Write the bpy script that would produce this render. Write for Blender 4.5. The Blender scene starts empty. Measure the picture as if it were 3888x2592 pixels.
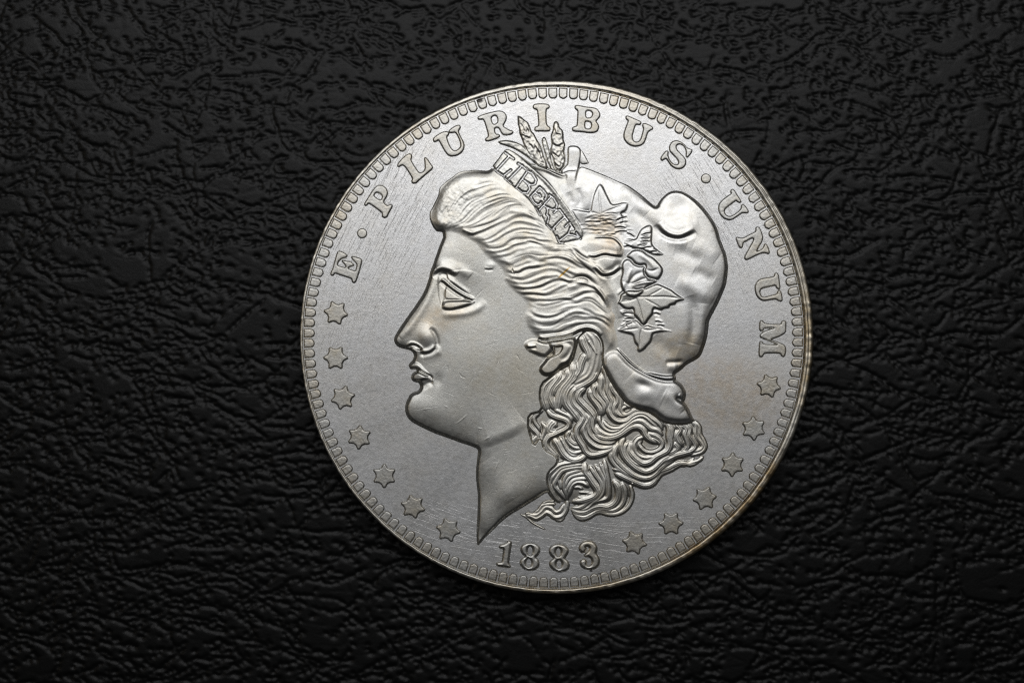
import bpy, math, random
import numpy as np
from mathutils import Vector

# ------------------------------------------------------------------ camera, world, lamps
S = 0.0019579            # one unit of the drawing grid (0.0196 mm) in Blender units of 1 cm
CX, CY = 1944.0, 1296.0
THICK = 0.235            # coin thickness, cm
scene = bpy.context.scene
COL = scene.collection
scene.render.engine = 'CYCLES'
scene.view_settings.view_transform = 'Standard'
scene.view_settings.look = 'None'
scene.view_settings.exposure = 0.0
scene.view_settings.gamma = 1.0
scene.cycles.use_denoising = False
scene.cycles.max_bounces = 6
scene.cycles.sample_clamp_indirect = 4.0
scene.cycles.pixel_filter_type = 'BLACKMAN_HARRIS'
scene.cycles.filter_width = 1.25

cam_d = bpy.data.cameras.new('camera')
cam = bpy.data.objects.new('camera', cam_d)
COL.objects.link(cam)
CAMZ = 22.0
cam.location = (0, 0, CAMZ)
cam_d.sensor_width = 36.0
cam_d.lens = 36.0 * CAMZ / (3888 * S)
cam_d.clip_end = 500
cam_d.dof.use_dof = True
cam_d.dof.focus_distance = CAMZ - 0.01
cam_d.dof.aperture_fstop = 0.10
scene.camera = cam

world = bpy.data.worlds.new('World')
scene.world = world
world.use_nodes = True
bg = world.node_tree.nodes['Background']
bg.inputs[0].default_value = (0.90, 0.95, 1.0, 1)
bg.inputs[1].default_value = 0.012

def area(name, loc, target, sx, sy, power, col):
    l = bpy.data.lights.new(name, 'AREA')
    l.shape = 'RECTANGLE'; l.size = sx; l.size_y = sy
    l.energy = power; l.color = col
    o = bpy.data.objects.new(name, l)
    COL.objects.link(o)
    o.location = loc
    o.rotation_euler = (Vector(target) - Vector(loc)).to_track_quat('-Z', 'Y').to_euler()
    return o
area('window_light', (0.0, 5.6, 13.0), (0, 3.0, 0), 13.0, 6.8, 660, (0.99, 0.99, 1.0))
area('ceiling_bounce', (0.0, 4.0, 31.0), (0, 0, 0), 24.0, 20.0, 215, (0.98, 0.99, 1.0))  # added overhead fill in place of ceiling bounce, lifts the flat metal
area('side_lamp', (-15.0, 2.0, 16.0), (0, 0, 0), 4.0, 7.0, 80, (1.0, 0.84, 0.62))
area('second_side_lamp', (16.0, 6.0, 18.0), (0, 0, 0), 4.0, 7.0, 70, (1.0, 0.92, 0.80))

# ------------------------------------------------------------------ helpers
rng = np.random.default_rng(7)
random.seed(7)
K = 3.92
O = dict(A=(1500,600),B=(1500,900),C=(1500,1300),D=(1500,1650),E=(1800,400),F=(2000,700),G=(2200,700),
         H=(1900,900),I=(2200,1000),J=(1950,1200),K=(1950,1550),L=(2200,1350),M=(1950,1750),N=(1600,1850),
         O=(1120,700),P=(1400,350),Q=(1900,280),R=(2400,400),S=(2560,700),T=(2560,1050),U=(2560,1400),
         V=(1120,1100),W=(1120,1500),X=(1850,1900),Y=(2400,1750))
def tr(s):
    """'A 1,2 3,4 B 5,6' -> points on the drawing grid; a letter sets the sheet the numbers are measured on"""
    out, o = [], (0, 0)
    for t in s.split():
        if t in O: o = O[t]
        else:
            x, y = t.split(',')
            out.append((o[0] + float(x) / K, o[1] + float(y) / K))
    return np.array(out)
def spline(p, closed=False, n=6):
    """Catmull-Rom through the points"""
    p = np.asarray(p, float); m = len(p)
    if closed: q = np.vstack([p[-1], p, p[0], p[1]]); segs = m
    else: q = np.vstack([2*p[0]-p[1], p, 2*p[-1]-p[-2]]); segs = m - 1
    t = np.linspace(0, 1, n, endpoint=False)[:, None]
    out = []
    for i in range(segs):
        a, b, c, d = q[i], q[i+1], q[i+2], q[i+3]
        out.append(.5*((2*b) + (-a+c)*t + (2*a-5*b+4*c-d)*t**2 + (-a+3*b-3*c+d)*t**3))
    out = np.vstack(out)
    if not closed: out = np.vstack([out, p[-1]])
    return out
def chaikin(p, k=1):
    p = np.asarray(p, float)
    for _ in range(k):
        q = np.roll(p, -1, 0)
        p = np.stack([.78*p+.22*q, .22*p+.78*q], 1).reshape(-1, 2)
    return p

class Grid:
    def __init__(s, x0, y0, x1, y1, st):
        s.x0, s.y0, s.st = x0, y0, st
        s.nx = int((x1-x0)/st)+1; s.ny = int((y1-y0)/st)+1
        s.xs = x0+np.arange(s.nx)*st; s.ys = y0+np.arange(s.ny)*st
        s.X, s.Y = np.meshgrid(s.xs, s.ys)
    def win(s, p, r):
        i0 = max(0, int((p[:,0].min()-r-s.x0)/s.st)); i1 = min(s.nx, int((p[:,0].max()+r-s.x0)/s.st)+2)
        j0 = max(0, int((p[:,1].min()-r-s.y0)/s.st)); j1 = min(s.ny, int((p[:,1].max()+r-s.y0)/s.st)+2)
        return slice(j0, max(j0, j1)), slice(i0, max(i0, i1))
    def inside(s, p):
        m = np.zeros(s.X.shape, bool)
        w = s.win(p, 0)
        X, Y = s.X[w], s.Y[w]; mm = np.zeros(X.shape, bool)
        q = np.roll(p, -1, 0)
        for (ax, ay), (bx, by) in zip(p, q):
            if ay == by: continue
            j = (Y[:,0] > min(ay, by)) & (Y[:,0] <= max(ay, by))
            if not j.any(): continue
            xi = ax+(Y[j,0]-ay)*(bx-ax)/(by-ay)
            mm[j] ^= X[j] > xi[:, None]
        m[w] = mm
        return m
    def dist(s, p, r, closed=True):
        """unsigned distance to a polyline, up to r, and the signed side / arc parameter"""
        d = np.full(s.X.shape, float(r)); side = np.zeros(s.X.shape); par = np.zeros(s.X.shape)
        q = np.roll(p, -1, 0) if closed else p[1:]
        pp = p if closed else p[:-1]
        ln = np.hypot(*(q-pp).T); cum = np.concatenate([[0], np.cumsum(ln)]); tot = max(cum[-1], 1e-6)
        for k in range(len(pp)):
            a, b = pp[k], q[k]
            if ln[k] < 1e-6: continue
            w = s.win(np.array([a, b]), r)
            X, Y = s.X[w]-a[0], s.Y[w]-a[1]
            if X.size == 0: continue
            u = (b-a)/ln[k]
            t = np.clip(X*u[0]+Y*u[1], 0, ln[k])
            dx, dy = X-t*u[0], Y-t*u[1]
            dd = np.hypot(dx, dy)
            better = dd < d[w]
            dw = d[w]; dw[better] = dd[better]
            sw = side[w]; sw[better] = np.sign(u[1]*dx-u[0]*dy)[better]
            pw = par[w]; pw[better] = ((cum[k]+t)/tot)[better]
        return d, side, par
    def sdf(s, p, r):
        d, _, _ = s.dist(p, r)
        return np.where(s.inside(p), d, -d)
    def blur(s, a, sig):
        sig = sig/s.st; pad = int(3*sig)+1
        b = np.pad(a, pad, mode='edge')
        fy = np.fft.fftfreq(b.shape[0])[:, None]; fx = np.fft.rfftfreq(b.shape[1])[None]
        g = np.exp(-2*(np.pi*sig)**2*(fx**2+fy**2))
        c = np.fft.irfft2(np.fft.rfft2(b)*g, s=b.shape)
        return c[pad:-pad, pad:-pad]
def ss(x):
    x = np.clip(x, 0, 1); return x*x*(3-2*x)
def wall(x):
    """wall that leaves the field in a small fillet and rounds over at the top"""
    x = np.clip(x, 0, 1); return 1-(1-x)**1.7*(1+.3*x)
def wall2(x):
    """the same, rounding over more widely"""
    return 1-(1-np.clip(x, 0, 1))**2.4
def fieldz(X, Y):
    """the field is very slightly dished"""
    r2 = ((X-2101)**2+(Y-1282)**2)/947.0**2
    return 3.2*r2**2
def mesh_from(name, verts, quads, mat, normals=None, tris=None):
    me = bpy.data.meshes.new(name)
    n = len(verts); me.vertices.add(n)
    me.vertices.foreach_set('co', np.asarray(verts, np.float32).ravel())
    q = np.asarray(quads, np.int32); k = q.shape[1]
    me.loops.add(q.size); me.polygons.add(len(q))
    me.loops.foreach_set('vertex_index', q.ravel())
    me.polygons.foreach_set('loop_start', np.arange(0, q.size, k, dtype=np.int32))
    me.polygons.foreach_set('use_smooth', np.ones(len(q), bool))
    me.update(calc_edges=True); me.validate()
    if normals is not None:
        me.normals_split_custom_set_from_vertices(normals.astype(np.float32).tolist())
    me.materials.append(mat)
    return me
def grid_mesh(g, Hm, cells, name, mat, origin=(0,0), custom=True):
    """mesh of the marked cells of a height map (heights on the drawing grid's unit)"""
    used = np.zeros(Hm.shape, bool)
    used[:-1,:-1] |= cells; used[1:,:-1] |= cells; used[:-1,1:] |= cells; used[1:,1:] |= cells
    idx = np.full(Hm.shape, -1, np.int64); idx[used] = np.arange(used.sum())
    V = np.stack([(g.X[used]-CX-origin[0])*S, (CY-g.Y[used]-origin[1])*S, Hm[used]*S], 1)
    a = idx[:-1,:-1][cells]; b = idx[:-1,1:][cells]; c = idx[1:,1:][cells]; d = idx[1:,:-1][cells]
    Q = np.stack([a, d, c, b], 1)
    nr = None
    if custom:
        gy, gx = np.gradient(Hm, g.st)
        N = np.stack([-gx[used], gy[used], np.ones(used.sum())], 1)
        nr = N/np.linalg.norm(N, axis=1)[:, None]
    return mesh_from(name, V, Q, mat, nr)
def link(name, me, parent=None, loc=None, **props):
    o = bpy.data.objects.new(name, me)
    COL.objects.link(o)
    if parent: o.parent = parent
    if loc is not None: o.location = loc
    for k, v in props.items(): o[k] = v
    return o
# ------------------------------------------------------------------ materials
def nodes(name):
    m = bpy.data.materials.new(name); m.use_nodes = True
    nt = m.node_tree; return m, nt, nt.nodes['Principled BSDF']
def nd(nt, t, **k):
    n = nt.nodes.new(t)
    for a, v in k.items():
        if a in n.inputs: n.inputs[a].default_value = v
        else: setattr(n, a, v)
    return n
def mth(nt, op, a, b=None, clamp=False):
    n = nt.nodes.new('ShaderNodeMath'); n.operation = op; n.use_clamp = clamp
    for i, v in enumerate((a, b)):
        if v is None: continue
        if isinstance(v, (int, float)): n.inputs[i].default_value = v
        else: nt.links.new(v, n.inputs[i])
    return n.outputs[0]
def mixc(nt, f, a, b):
    n = nt.nodes.new('ShaderNodeMix'); n.data_type = 'RGBA'
    for i, v in ((0, f), (6, a), (7, b)):
        if isinstance(v, (int, float)): n.inputs[i].default_value = v
        elif isinstance(v, tuple): n.inputs[i].default_value = v
        else: nt.links.new(v, n.inputs[i])
    return n.outputs[2]
def wpos(nt, rot=0.0, scale=(1,1,1)):
    g = nt.nodes.new('ShaderNodeNewGeometry')
    mp = nt.nodes.new('ShaderNodeMapping'); mp.vector_type = 'POINT'
    mp.inputs['Rotation'].default_value = (0, 0, rot); mp.inputs['Scale'].default_value = scale
    nt.links.new(g.outputs['Position'], mp.inputs['Vector'])
    return mp.outputs[0]
def noise(nt, vec, scale, detail=2.0, rough=.5):
    n = nt.nodes.new('ShaderNodeTexNoise')
    n.inputs['Scale'].default_value = scale; n.inputs['Detail'].default_value = detail
    n.inputs['Roughness'].default_value = rough
    nt.links.new(vec, n.inputs['Vector']); return n.outputs['Fac']
def ramp(nt, v, lo, hi):
    n = nt.nodes.new('ShaderNodeMapRange'); n.interpolation_type = 'SMOOTHSTEP'
    n.inputs['From Min'].default_value = lo; n.inputs['From Max'].default_value = hi
    nt.links.new(v, n.inputs['Value']); return n.outputs[0]
def blob(nt, px, py, rx, ry, rot=0.0):
    """soft elliptical patch at a place on the coin: 1 inside, 0 outside"""
    g = nt.nodes.new('ShaderNodeNewGeometry')
    sb = nt.nodes.new('ShaderNodeVectorMath'); sb.operation = 'SUBTRACT'
    nt.links.new(g.outputs['Position'], sb.inputs[0]); sb.inputs[1].default_value = ((px-CX)*S, (CY-py)*S, 0)
    mp = nt.nodes.new('ShaderNodeVectorRotate'); mp.rotation_type = 'Z_AXIS'; mp.inputs['Angle'].default_value = rot
    nt.links.new(sb.outputs[0], mp.inputs['Vector'])
    ml = nt.nodes.new('ShaderNodeVectorMath'); ml.operation = 'MULTIPLY'
    ml.inputs[1].default_value = (1/(rx*S), 1/(ry*S), 0); nt.links.new(mp.outputs[0], ml.inputs[0])
    ln = nt.nodes.new('ShaderNodeVectorMath'); ln.operation = 'LENGTH'; nt.links.new(ml.outputs[0], ln.inputs[0])
    n = nt.nodes.new('ShaderNodeMapRange'); n.interpolation_type = 'SMOOTHSTEP'
    n.inputs['From Min'].default_value = 1.0; n.inputs['From Max'].default_value = 0.35
    nt.links.new(ln.outputs['Value'], n.inputs['Value']); return n.outputs[0]

def silver(name, base, tone, rough, grain=.35, scratch=0.0, tone_amt=.6, marks=0.0, stains=(), lustre=0.0):
    m, nt, b = nodes(name)
    L = nt.links
    p = wpos(nt)
    b.inputs['Metallic'].default_value = 1.0
    # toning: broad blotches and small specks of tarnish
    n1 = noise(nt, p, 1.7, 4, .6); n2 = noise(nt, p, 9.0, 5, .65)
    t = mth(nt, 'MULTIPLY', mth(nt, 'ADD', mth(nt, 'MULTIPLY', ramp(nt, n1, .38, .68), .6), mth(nt, 'MULTIPLY', ramp(nt, n2, .45, .75), .6)), tone_amt, True)
    c = mixc(nt, t, (*base, 1), (*tone, 1))
    # stains and tarnish with a place of their own: (x, y, rx, ry, degrees, colour, amount)
    for (sx_, sy_, rx, ry, dg, colr, am) in stains:
        f_ = mth(nt, 'MULTIPLY', blob(nt, sx_, sy_, rx, ry, math.radians(dg)), mth(nt, 'ADD', mth(nt, 'MULTIPLY', ramp(nt, noise(nt, p, 14, 4, .65), .3, .7), am), am*.35), True)
        c = mixc(nt, f_, c, (*colr, 1))
    # mottled lustre
    n3 = noise(nt, p, 120, 3, .75)
    v = ramp(nt, n3, .2, .8)
    dark = mixc(nt, mth(nt, 'MULTIPLY', v, .42), c, mixc(nt, .62, c, (0.16, 0.155, 0.15, 1)))
    L.new(dark, b.inputs['Base Color'])
    r = mth(nt, 'ADD', mth(nt, 'MULTIPLY', noise(nt, p, 26, 4), .16), rough-.08)
    if lustre:
        gg = nt.nodes.new('ShaderNodeNewGeometry')
        sb = nt.nodes.new('ShaderNodeVectorMath'); sb.operation = 'SUBTRACT'; sb.inputs[1].default_value = ((2101-CX)*S, (CY-1282)*S, 0)
        L.new(gg.outputs['Position'], sb.inputs[0])
        nm = nt.nodes.new('ShaderNodeVectorMath'); nm.operation = 'NORMALIZE'; L.new(sb.outputs[0], nm.inputs[0])
        rad = noise(nt, nm.outputs[0], 3.2, 5, .62)
        r = mth(nt, 'ADD', r, mth(nt, 'MULTIPLY', mth(nt, 'ADD', rad, -.5), lustre))
    L.new(r, b.inputs['Roughness'])
    # relief: lustre grain + scratches
    h = mth(nt, 'MULTIPLY', noise(nt, p, 150, 3, .75), .0009*grain)
    h = mth(nt, 'ADD', h, mth(nt, 'MULTIPLY', noise(nt, p, 30, 3, .6), .0011*grain))
    if scratch > 0:
        # die polish lines: several families, each in its own area of the coin
        fams = [(2098-720, 820, 420, 520, 64, 1.0), (1500, 700, 300, 330, 60, .8), (2640, 800, 260, 330, -58, .9),
                (2070, 2060, 560, 160, -9, .5), (1690, 1985, 330, 120, -20, .45), (1330, 1240, 240, 300, 72, .6),
                (2500, 2010, 330, 110, 2, .35), (1950, 480, 420, 170, 22, .35), (2820, 1000, 180, 300, -66, .5)]
        for (fx, fy, rx, ry, deg, am) in fams:
            a = math.radians(deg)
            q = wpos(nt, -a, (1, 1, 1))
            sc = nt.nodes.new('ShaderNodeVectorMath'); sc.operation = 'MULTIPLY'
            sc.inputs[1].default_value = (1.1, 34, 1); L.new(q, sc.inputs[0])
            s1 = noise(nt, sc.outputs[0], 3.1, 3, .7)
            line = ramp(nt, s1, .56, .66)
            h = mth(nt, 'ADD', h, mth(nt, 'MULTIPLY', mth(nt, 'MULTIPLY', line, blob(nt, fx, fy, rx, ry)), -.00055*am*scratch))
    if marks > 0:
        for k in range(4):
            q = wpos(nt, 0.5+k*.83)
            sc = nt.nodes.new('ShaderNodeVectorMath'); sc.operation = 'MULTIPLY'
            sc.inputs[1].default_value = (1.3, 11, 1); L.new(q, sc.inputs[0])
            s1 = noise(nt, sc.outputs[0], 4.3+k, 1, .4)
            h = mth(nt, 'ADD', h, mth(nt, 'MULTIPLY', ramp(nt, s1, .70, .76), -.00022*marks))
    bp = nt.nodes.new('ShaderNodeBump'); bp.inputs['Strength'].default_value = 1.0; bp.inputs['Distance'].default_value = 1.0
    L.new(h, bp.inputs['Height']); L.new(bp.outputs[0], b.inputs['Normal'])
    return m
COOL = (0.82, 0.82, 0.815); WARM = (0.66, 0.60, 0.47); BROWN = (0.50, 0.37, 0.21)
TAN = (0.60, 0.48, 0.32); DARK = (0.05, 0.045, 0.04)
M_field = silver('silver_field', COOL, (0.72, 0.68, 0.60), .33, .55, 1.0, .45, 0, [(2760, 1500, 330, 210, 10, (0.70, 0.60, 0.47), .55), (1500, 1500, 260, 300, 0, (0.74, 0.72, 0.68), .5),
    (1822, 381, 16, 12, 0, DARK, 1), (2244, 2166, 9, 6, 0, DARK, 1), (2273, 2176, 8, 6, 0, DARK, 1), (2900, 855, 6, 5, 0, DARK, 1), (1551, 1894, 9, 4, 0, (0.35, 0.30, 0.25), .8)], .22)
M_skin = silver('silver_relief_skin', (0.73, 0.725, 0.68), (0.66, 0.61, 0.50), .36, .5, 0, .6, .8, [(1660, 1210, 160, 80, -20, (0.66, 0.56, 0.42), .6), (1900, 1420, 240, 130, 10, (0.64, 0.60, 0.50), .6)])
M_hair = silver('silver_relief_hair', (0.76, 0.75, 0.70), (0.66, 0.58, 0.43), .36, .5, 0, .7, 0, [(2320, 935, 75, 55, 10, (0.64, 0.50, 0.34), .55), (2138, 1038, 46, 5, -43, (0.55, 0.34, 0.08), 1.4), (2330, 1230, 60, 90, 0, TAN, .5)])
M_cap = silver('silver_relief_cap', (0.80, 0.80, 0.78), (0.68, 0.62, 0.49), .36, .5, 0, .5, 0, [(2600, 1330, 190, 110, 0, (0.66, 0.57, 0.43), .7), (2290, 870, 90, 90, 0, TAN, .6)])
M_ltr = silver('silver_relief_letters', (0.68, 0.675, 0.64), (0.62, 0.55, 0.42), .38, .4, 0, .8)
M_dent = silver('silver_denticles', (0.70, 0.69, 0.65), (0.62, 0.53, 0.38), .38, .45, 0, .7, 0, [(1822, 381, 18, 14, 0, DARK, 1.2)])
M_rim = silver('silver_rim', (0.78, 0.75, 0.67), (0.64, 0.54, 0.38), .38, .5, 0, .5, 0, [(2850, 2000, 460, 420, 0, (0.46, 0.34, 0.19), 1.0), (2200, 2240, 500, 90, 0, (0.55, 0.44, 0.28), .6), (3060, 1350, 60, 420, 0, (0.58, 0.46, 0.28), .7)])
M_bright = silver('silver_incuse', (0.82, 0.82, 0.81), WARM, .36, .4, 0, .3)

def leather():
    m, nt, b = nodes('black_leather'); L = nt.links
    p = wpos(nt)
    n = noise(nt, p, 4.0, 4, .6)
    c = mixc(nt, n, (0.0025, 0.003, 0.003, 1), (0.005, 0.005, 0.0048, 1))
    L.new(c, b.inputs['Base Color'])
    L.new(mth(nt, 'ADD', mth(nt, 'MULTIPLY', noise(nt, p, 60, 3), .08), .33), b.inputs['Roughness'])
    b.inputs['Specular IOR Level'].default_value = .21
    h = mth(nt, 'MULTIPLY', noise(nt, p, 55, 4, .65), .0018)
    bp = nt.nodes.new('ShaderNodeBump'); bp.inputs['Strength'].default_value = .6; bp.inputs['Distance'].default_value = 1.0
    L.new(h, bp.inputs['Height']); L.new(bp.outputs[0], b.inputs['Normal'])
    return m
M_leather = leather()
# ------------------------------------------------------------------ the portrait relief
g = Grid(1480, 425, 2770, 2100, 1.7)
X, Y = g.X, g.Y
SIL = tr("""B 715,0 690,60 650,160 620,250 590,330 560,420 535,490 510,590 480,680 450,770 400,870 340,960 290,1040 230,1120 160,1220 90,1320 20,1430
V 1480,710 1475,750 1490,800 1530,845 1590,870 1660,885 1710,895 1745,920 1770,955 1775,1000 1750,1050 1710,1090 1688,1115 1700,1150 1715,1180 1750,1190 1800,1190 1810,1205 1775,1218 1745,1250 1730,1290 1735,1340 1780,1370 1835,1375 1855,1405 1865,1440 1850,1480 1830,1505 1760,1525 1710,1560
C 195,830 165,890 152,960 155,1030 175,1090 210,1140 260,1185 330,1225 420,1270 520,1320 640,1370 760,1410 880,1455 1000,1500
D 1080,150 1190,190 1230,215 1235,260 1230,300 1215,400 1205,520 1205,640 1215,750 1225,830 1235,930 1230,1050 1225,1200 1215,1350 1210,1500
N 822,780 830,850 842,862 880,830 940,750 1040,660 1100,600 1200,500 1330,400 1450,330 1580,250 1700,180 1830,90 1900,70
M 620,560 700,600 820,620 900,640 1000,740 1200,720 1400,730 1600,690 1700,560 1770,430 1790,350 1850,330 2000,330 2080,290 2110,200
Y 450,150 600,90 760,30 900,10
L 1760,1440 1850,1390 1865,1330 1830,1260 1795,1180 1785,1080 1745,1000 1700,942
L 1670,880 1640,810 1600,740 1558,682 1575,650 1590,580 1580,520 1540,440 1480,385 1430,362 1442,320 1418,275 1520,210 1600,130 1740,60 1810,0
I 1860,1240 1885,1160 1905,1080 1920,950 1930,850 2000,720 2070,590 2130,450 2180,330 2200,200 2215,60
G 2190,1050 2130,900 2090,800 2060,680 2010,570 1930,450 1840,340 1740,240 1640,170 1540,115 1440,95 1340,115 1260,175 1190,250 1150,320
F 1905,325 1800,240 1700,150 1560,50 1480,0
E 2150,1130 2000,1060 1850,1000 1700,940 1590,905 1540,960 1400,960 1300,1010 1100,940 960,900 850,870 720,770 600,690 480,635 380,760 275,890 270,930
A 1380,190 1300,185 1200,172 1100,185 1000,190 920,225 850,285 780,330 720,380 660,440 650,490 640,560 600,640 550,740 512,800 510,880 530,960 570,1040 620,1100 705,1100 712,1150""")
SIL = chaikin(SIL, 2)
inS = g.inside(SIL)
dS, _, _ = g.dist(SIL, 40)
sd = np.where(inS, dS, -dS)
# how proud the edge stands round the outline
ctl = np.array([(1660,960,.95),(1600,1130,1.0),(1500,1290,1.15),(1560,1380,.8),(1560,1440,.9),(1540,1540,1.2),(1640,1640,1.15),(1800,1700,.9),(1808,1850,.75),(1812,2040,.8),
  (1640,780,.16),(1690,690,.10),(1740,660,.08),(1790,648,.06),(1650,885,.5),(1885,610,.06),(1950,590,.08),(2017,622,.25),(2130,650,.3),(2290,690,.22),(2430,740,.25),
  (2500,750,.45),(2570,722,.75),(2670,790,1.15),(2740,900,1.2),(2762,1050,1.35),(2740,1140,1.35),(2690,1240,1.3),(2670,1340,1.25),(2600,1400,1.1),(2600,1500,1.15),(2630,1590,1.2),
  (2660,1640,1.0),(2675,1700,.9),(2600,1760,.8),(2480,1830,.9),(2380,1920,.8),(2200,1940,.8),(2100,1900,1.1),(1980,1900,1.35),(1880,1990,1.25)])
num = np.zeros(X.shape); den = np.zeros(X.shape)
for cx, cy, v in ctl:
    w = 1/(((X-cx)**2+(Y-cy)**2)+900)**1.6
    num += w*v; den += w
WH = 11.0*num/den
mS = inS.astype(float)
B60 = g.blur(mS, 62); B25 = g.blur(mS, 24)
Bf = 7.5*ss((B60-.40)/.62)+2.5*ss((B25-.45)/.5)       # broad swell of the head
ww = 4.0+WH*1.0
H = -2.0+(WH+2.0)*wall2((sd+1.0)/ww)+Bf*ss((sd+2)/16)
H = np.where(sd < -1.0, -2.0, H)

def P(s, closed=False, n=6): return spline(tr(s), closed, n)
def taper(par, e=.18): return np.clip(par/e, 0, 1)**.6*np.clip((1-par)/e, 0, 1)**.6
def ridge(s, w, A, e=.18, n=6):
    """soft ridge (A > 0) or groove along a line; w on the sheet's scale"""
    global H
    w = w/K; d, _, par = g.dist(P(s, n=n), w*2.6, False)
    H += np.where(d < w*2.6, A*np.exp(-(d/w)**2)*taper(par, e), 0)
def step(s, w, A, e=.15, bias=0.0):
    """the side above a left-to-right line overlaps the side below"""
    global H
    w = w/K; d, side, par = g.dist(P(s), w*3, False)
    t = d*side/w
    H += np.where(d < w*3, A*(t*np.exp(.5-t*t/2)+bias*np.exp(-t*t))*taper(par, e), 0)
def blobh(x, rx, ry, A, deg=0):
    global H
    o = tr(x)[0]; a = math.radians(deg)
    u = (X-o[0])*math.cos(a)+(Y-o[1])*math.sin(a); v = -(X-o[0])*math.sin(a)+(Y-o[1])*math.cos(a)
    H += A*np.exp(-(u*K/rx)**2-(v*K/ry)**2)
def pad(s, T, w, dome=0.0, sig=10, round_=True, ch=1, fade=None, soft=None):
    """raised (or sunk) patch with an edge of its own"""
    global H
    p = chaikin(tr(s), ch) if round_ else tr(s)
    i = g.inside(p); d, _, _ = g.dist(p, w/K*1.5+6)
    f = wall((np.where(i, d, -d)+1)/(w/K)) 
    f = np.where(~i & (d > 1), 0, f)
    if fade: f = f*(1-ss((Y-fade[0])/(fade[1]-fade[0])))
    if soft: f = f*np.exp(-((X-soft[0])**2+(Y-soft[1])**2)/soft[2]**2)
    H += T*f
    if dome:
        b = g.blur(i.astype(float), sig)
        H += dome*ss((b-.45)/.55)*f
    return i

# ---- face
ridge('B 640,420 600,560 560,740 480,930 400,1080 300,1230 190,1380 V 1560,700', 62, 2.6, .1)   # bridge of the nose
blobh('C 1000,300', 620, 500, 2.2)                      # cheek
blobh('C 420,1000', 260, 220, 2.6)                      # chin
blobh('B 960,800', 380, 270, -4.5, 22)                  # eye socket
pad('B 640,560 700,528 760,535 790,560 800,640 775,730 750,800 745,920 715,980 690,1040 670,1000 645,900 635,760 632,640', -2.6, 40)
step('B 555,600 585,545 640,505 700,490 790,510 860,545 920,580', 38, 3.6, .2)     # brow
ridge('B 600,440 700,400 850,430 1000,500 1120,590', 70, 2.4)
pad('B 762,535 772,600 800,640 900,720 1050,820 1160,905 1320,880 1360,600 1100,480 860,500', 1.8, 26, 0, soft=(1500+900/3.92, 900+690/3.92, 62))
eye_poly = 'B 775,735 750,800 742,900 760,940 720,980 695,1040 720,1080 800,1095 920,1080 1060,1045 1170,985 1190,930 1130,890 1040,825 900,740 790,640 690,625 680,640'
step('B 680,640 740,680 800,735 950,840 1100,920 1180,948', 22, 3.0, .08)     # lower edge of the upper lid
ridge('B 690,632 800,695 950,795 1120,900', 40, 1.5)
step('B 800,645 880,705 1000,790 1110,860', 26, 1.3, .3)
pad('B 775,735 850,780 950,845 1090,925 900,932 758,925 745,880 752,790', 1.6, 24)                # eyeball
pad('B 760,945 900,938 1060,935 1150,935 1195,945 1180,985 1080,1030 960,1065 830,1092 740,1085 700,1060 695,1020 720,970', 3.4, 46, 1.8, 8)   # lower lid
ridge('B 700,1150 850,1150 1050,1130 1220,1070 1350,960', 52, 1.9)
pad('V 1655,842 1700,812 1760,800 1830,815 1880,850 1905,890 1850,905 1790,895 1720,885 1690,865', -4.2, 34)      # nostril
blobh('V 1960,700', 120, 150, 5.8)
blobh('V 1570,740', 90, 90, 1.6)
step('V 1860,925 1930,935 2000,922 2060,885 2095,830', 26, 2.4, .2)
ridge('V 2120,860 2120,760 2080,650 2010,570', 34, -2.6)
step('C 185,60 240,20 310,30 370,70 410,110', 16, 2.2)
ridge('C 420,180 560,150 700,130', 60, 1.6)
# mouth
pad('C 205,335 250,295 310,285 370,310 420,370 480,430 545,480 575,540 550,560 510,500 440,455 370,420 330,392 280,388 240,400', 2.8, 40, 1.4, 8)
ridge('C 235,412 300,400 345,405 400,440 470,470 530,500 560,555', 17, -4.6, .1)
pad('C 240,510 255,470 300,440 350,432 430,470 505,520 480,545 420,560 370,580 320,592 275,580 242,550', 3.6, 40, 2.6, 7)
ridge('C 370,640 430,640 500,600 570,590', 44, -3.0)
blobh('C 640,560', 60, 90, -1.6)
# jaw over neck
def overhang(s, A, L, e=.1, w0=6):
    """one side stands proud along a line and sinks back slowly"""
    global H
    d, side, par = g.dist(P(s), L*4, False)
    H += np.where((side > 0) & (d < L*4), A*ss(d/w0)*np.exp(-d/L)*(1-ss((d/L-3)))*taper(par, e), 0)
overhang('D 1236,218 1300,213 1400,198 1500,160 1620,110 1760,50 1880,-20 2000,-110', 4.6, 60, .25, 42)
ridge('D 1300,420 1500,700 1700,1000', 200, 1.2)
# ear
H0 = H.copy()
ear_poly = 'J 130,420 170,360 260,330 380,340 480,370 560,350 700,330 850,300 925,320 942,420 915,520 880,600 850,670 790,720 715,740 680,800 620,855 540,885 470,890 410,860 375,800 390,740 440,690 480,640 440,600 320,560 200,520'
pad('J 480,370 560,350 700,330 850,300 925,320 942,420 915,520 880,600 850,670 790,720 715,740 680,800 620,855 540,885 470,890 410,860 375,800 390,740 440,690 490,620 600,540', 6.2, 56, 3.0, 9)
pad('J 150,430 180,370 270,335 390,345 490,375 560,405 590,450 580,510 520,570 485,610 400,600 300,560 200,510', 3.0, 60, 1.6, 9)
pad('J 590,440 650,450 700,435 735,445 730,490 700,540 650,585 580,605 500,615 490,605 560,555 590,500', -7.5, 22)
ridge('J 700,400 800,400 860,450 830,540 760,620 690,650', 34, -2.0)
step('J 200,460 270,462 340,452', 18, 1.6)
blobh('B 1420,420', 60, 44, 1.6)
step('B 1330,470 1400,478 1460,470', 14, .7)

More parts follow.
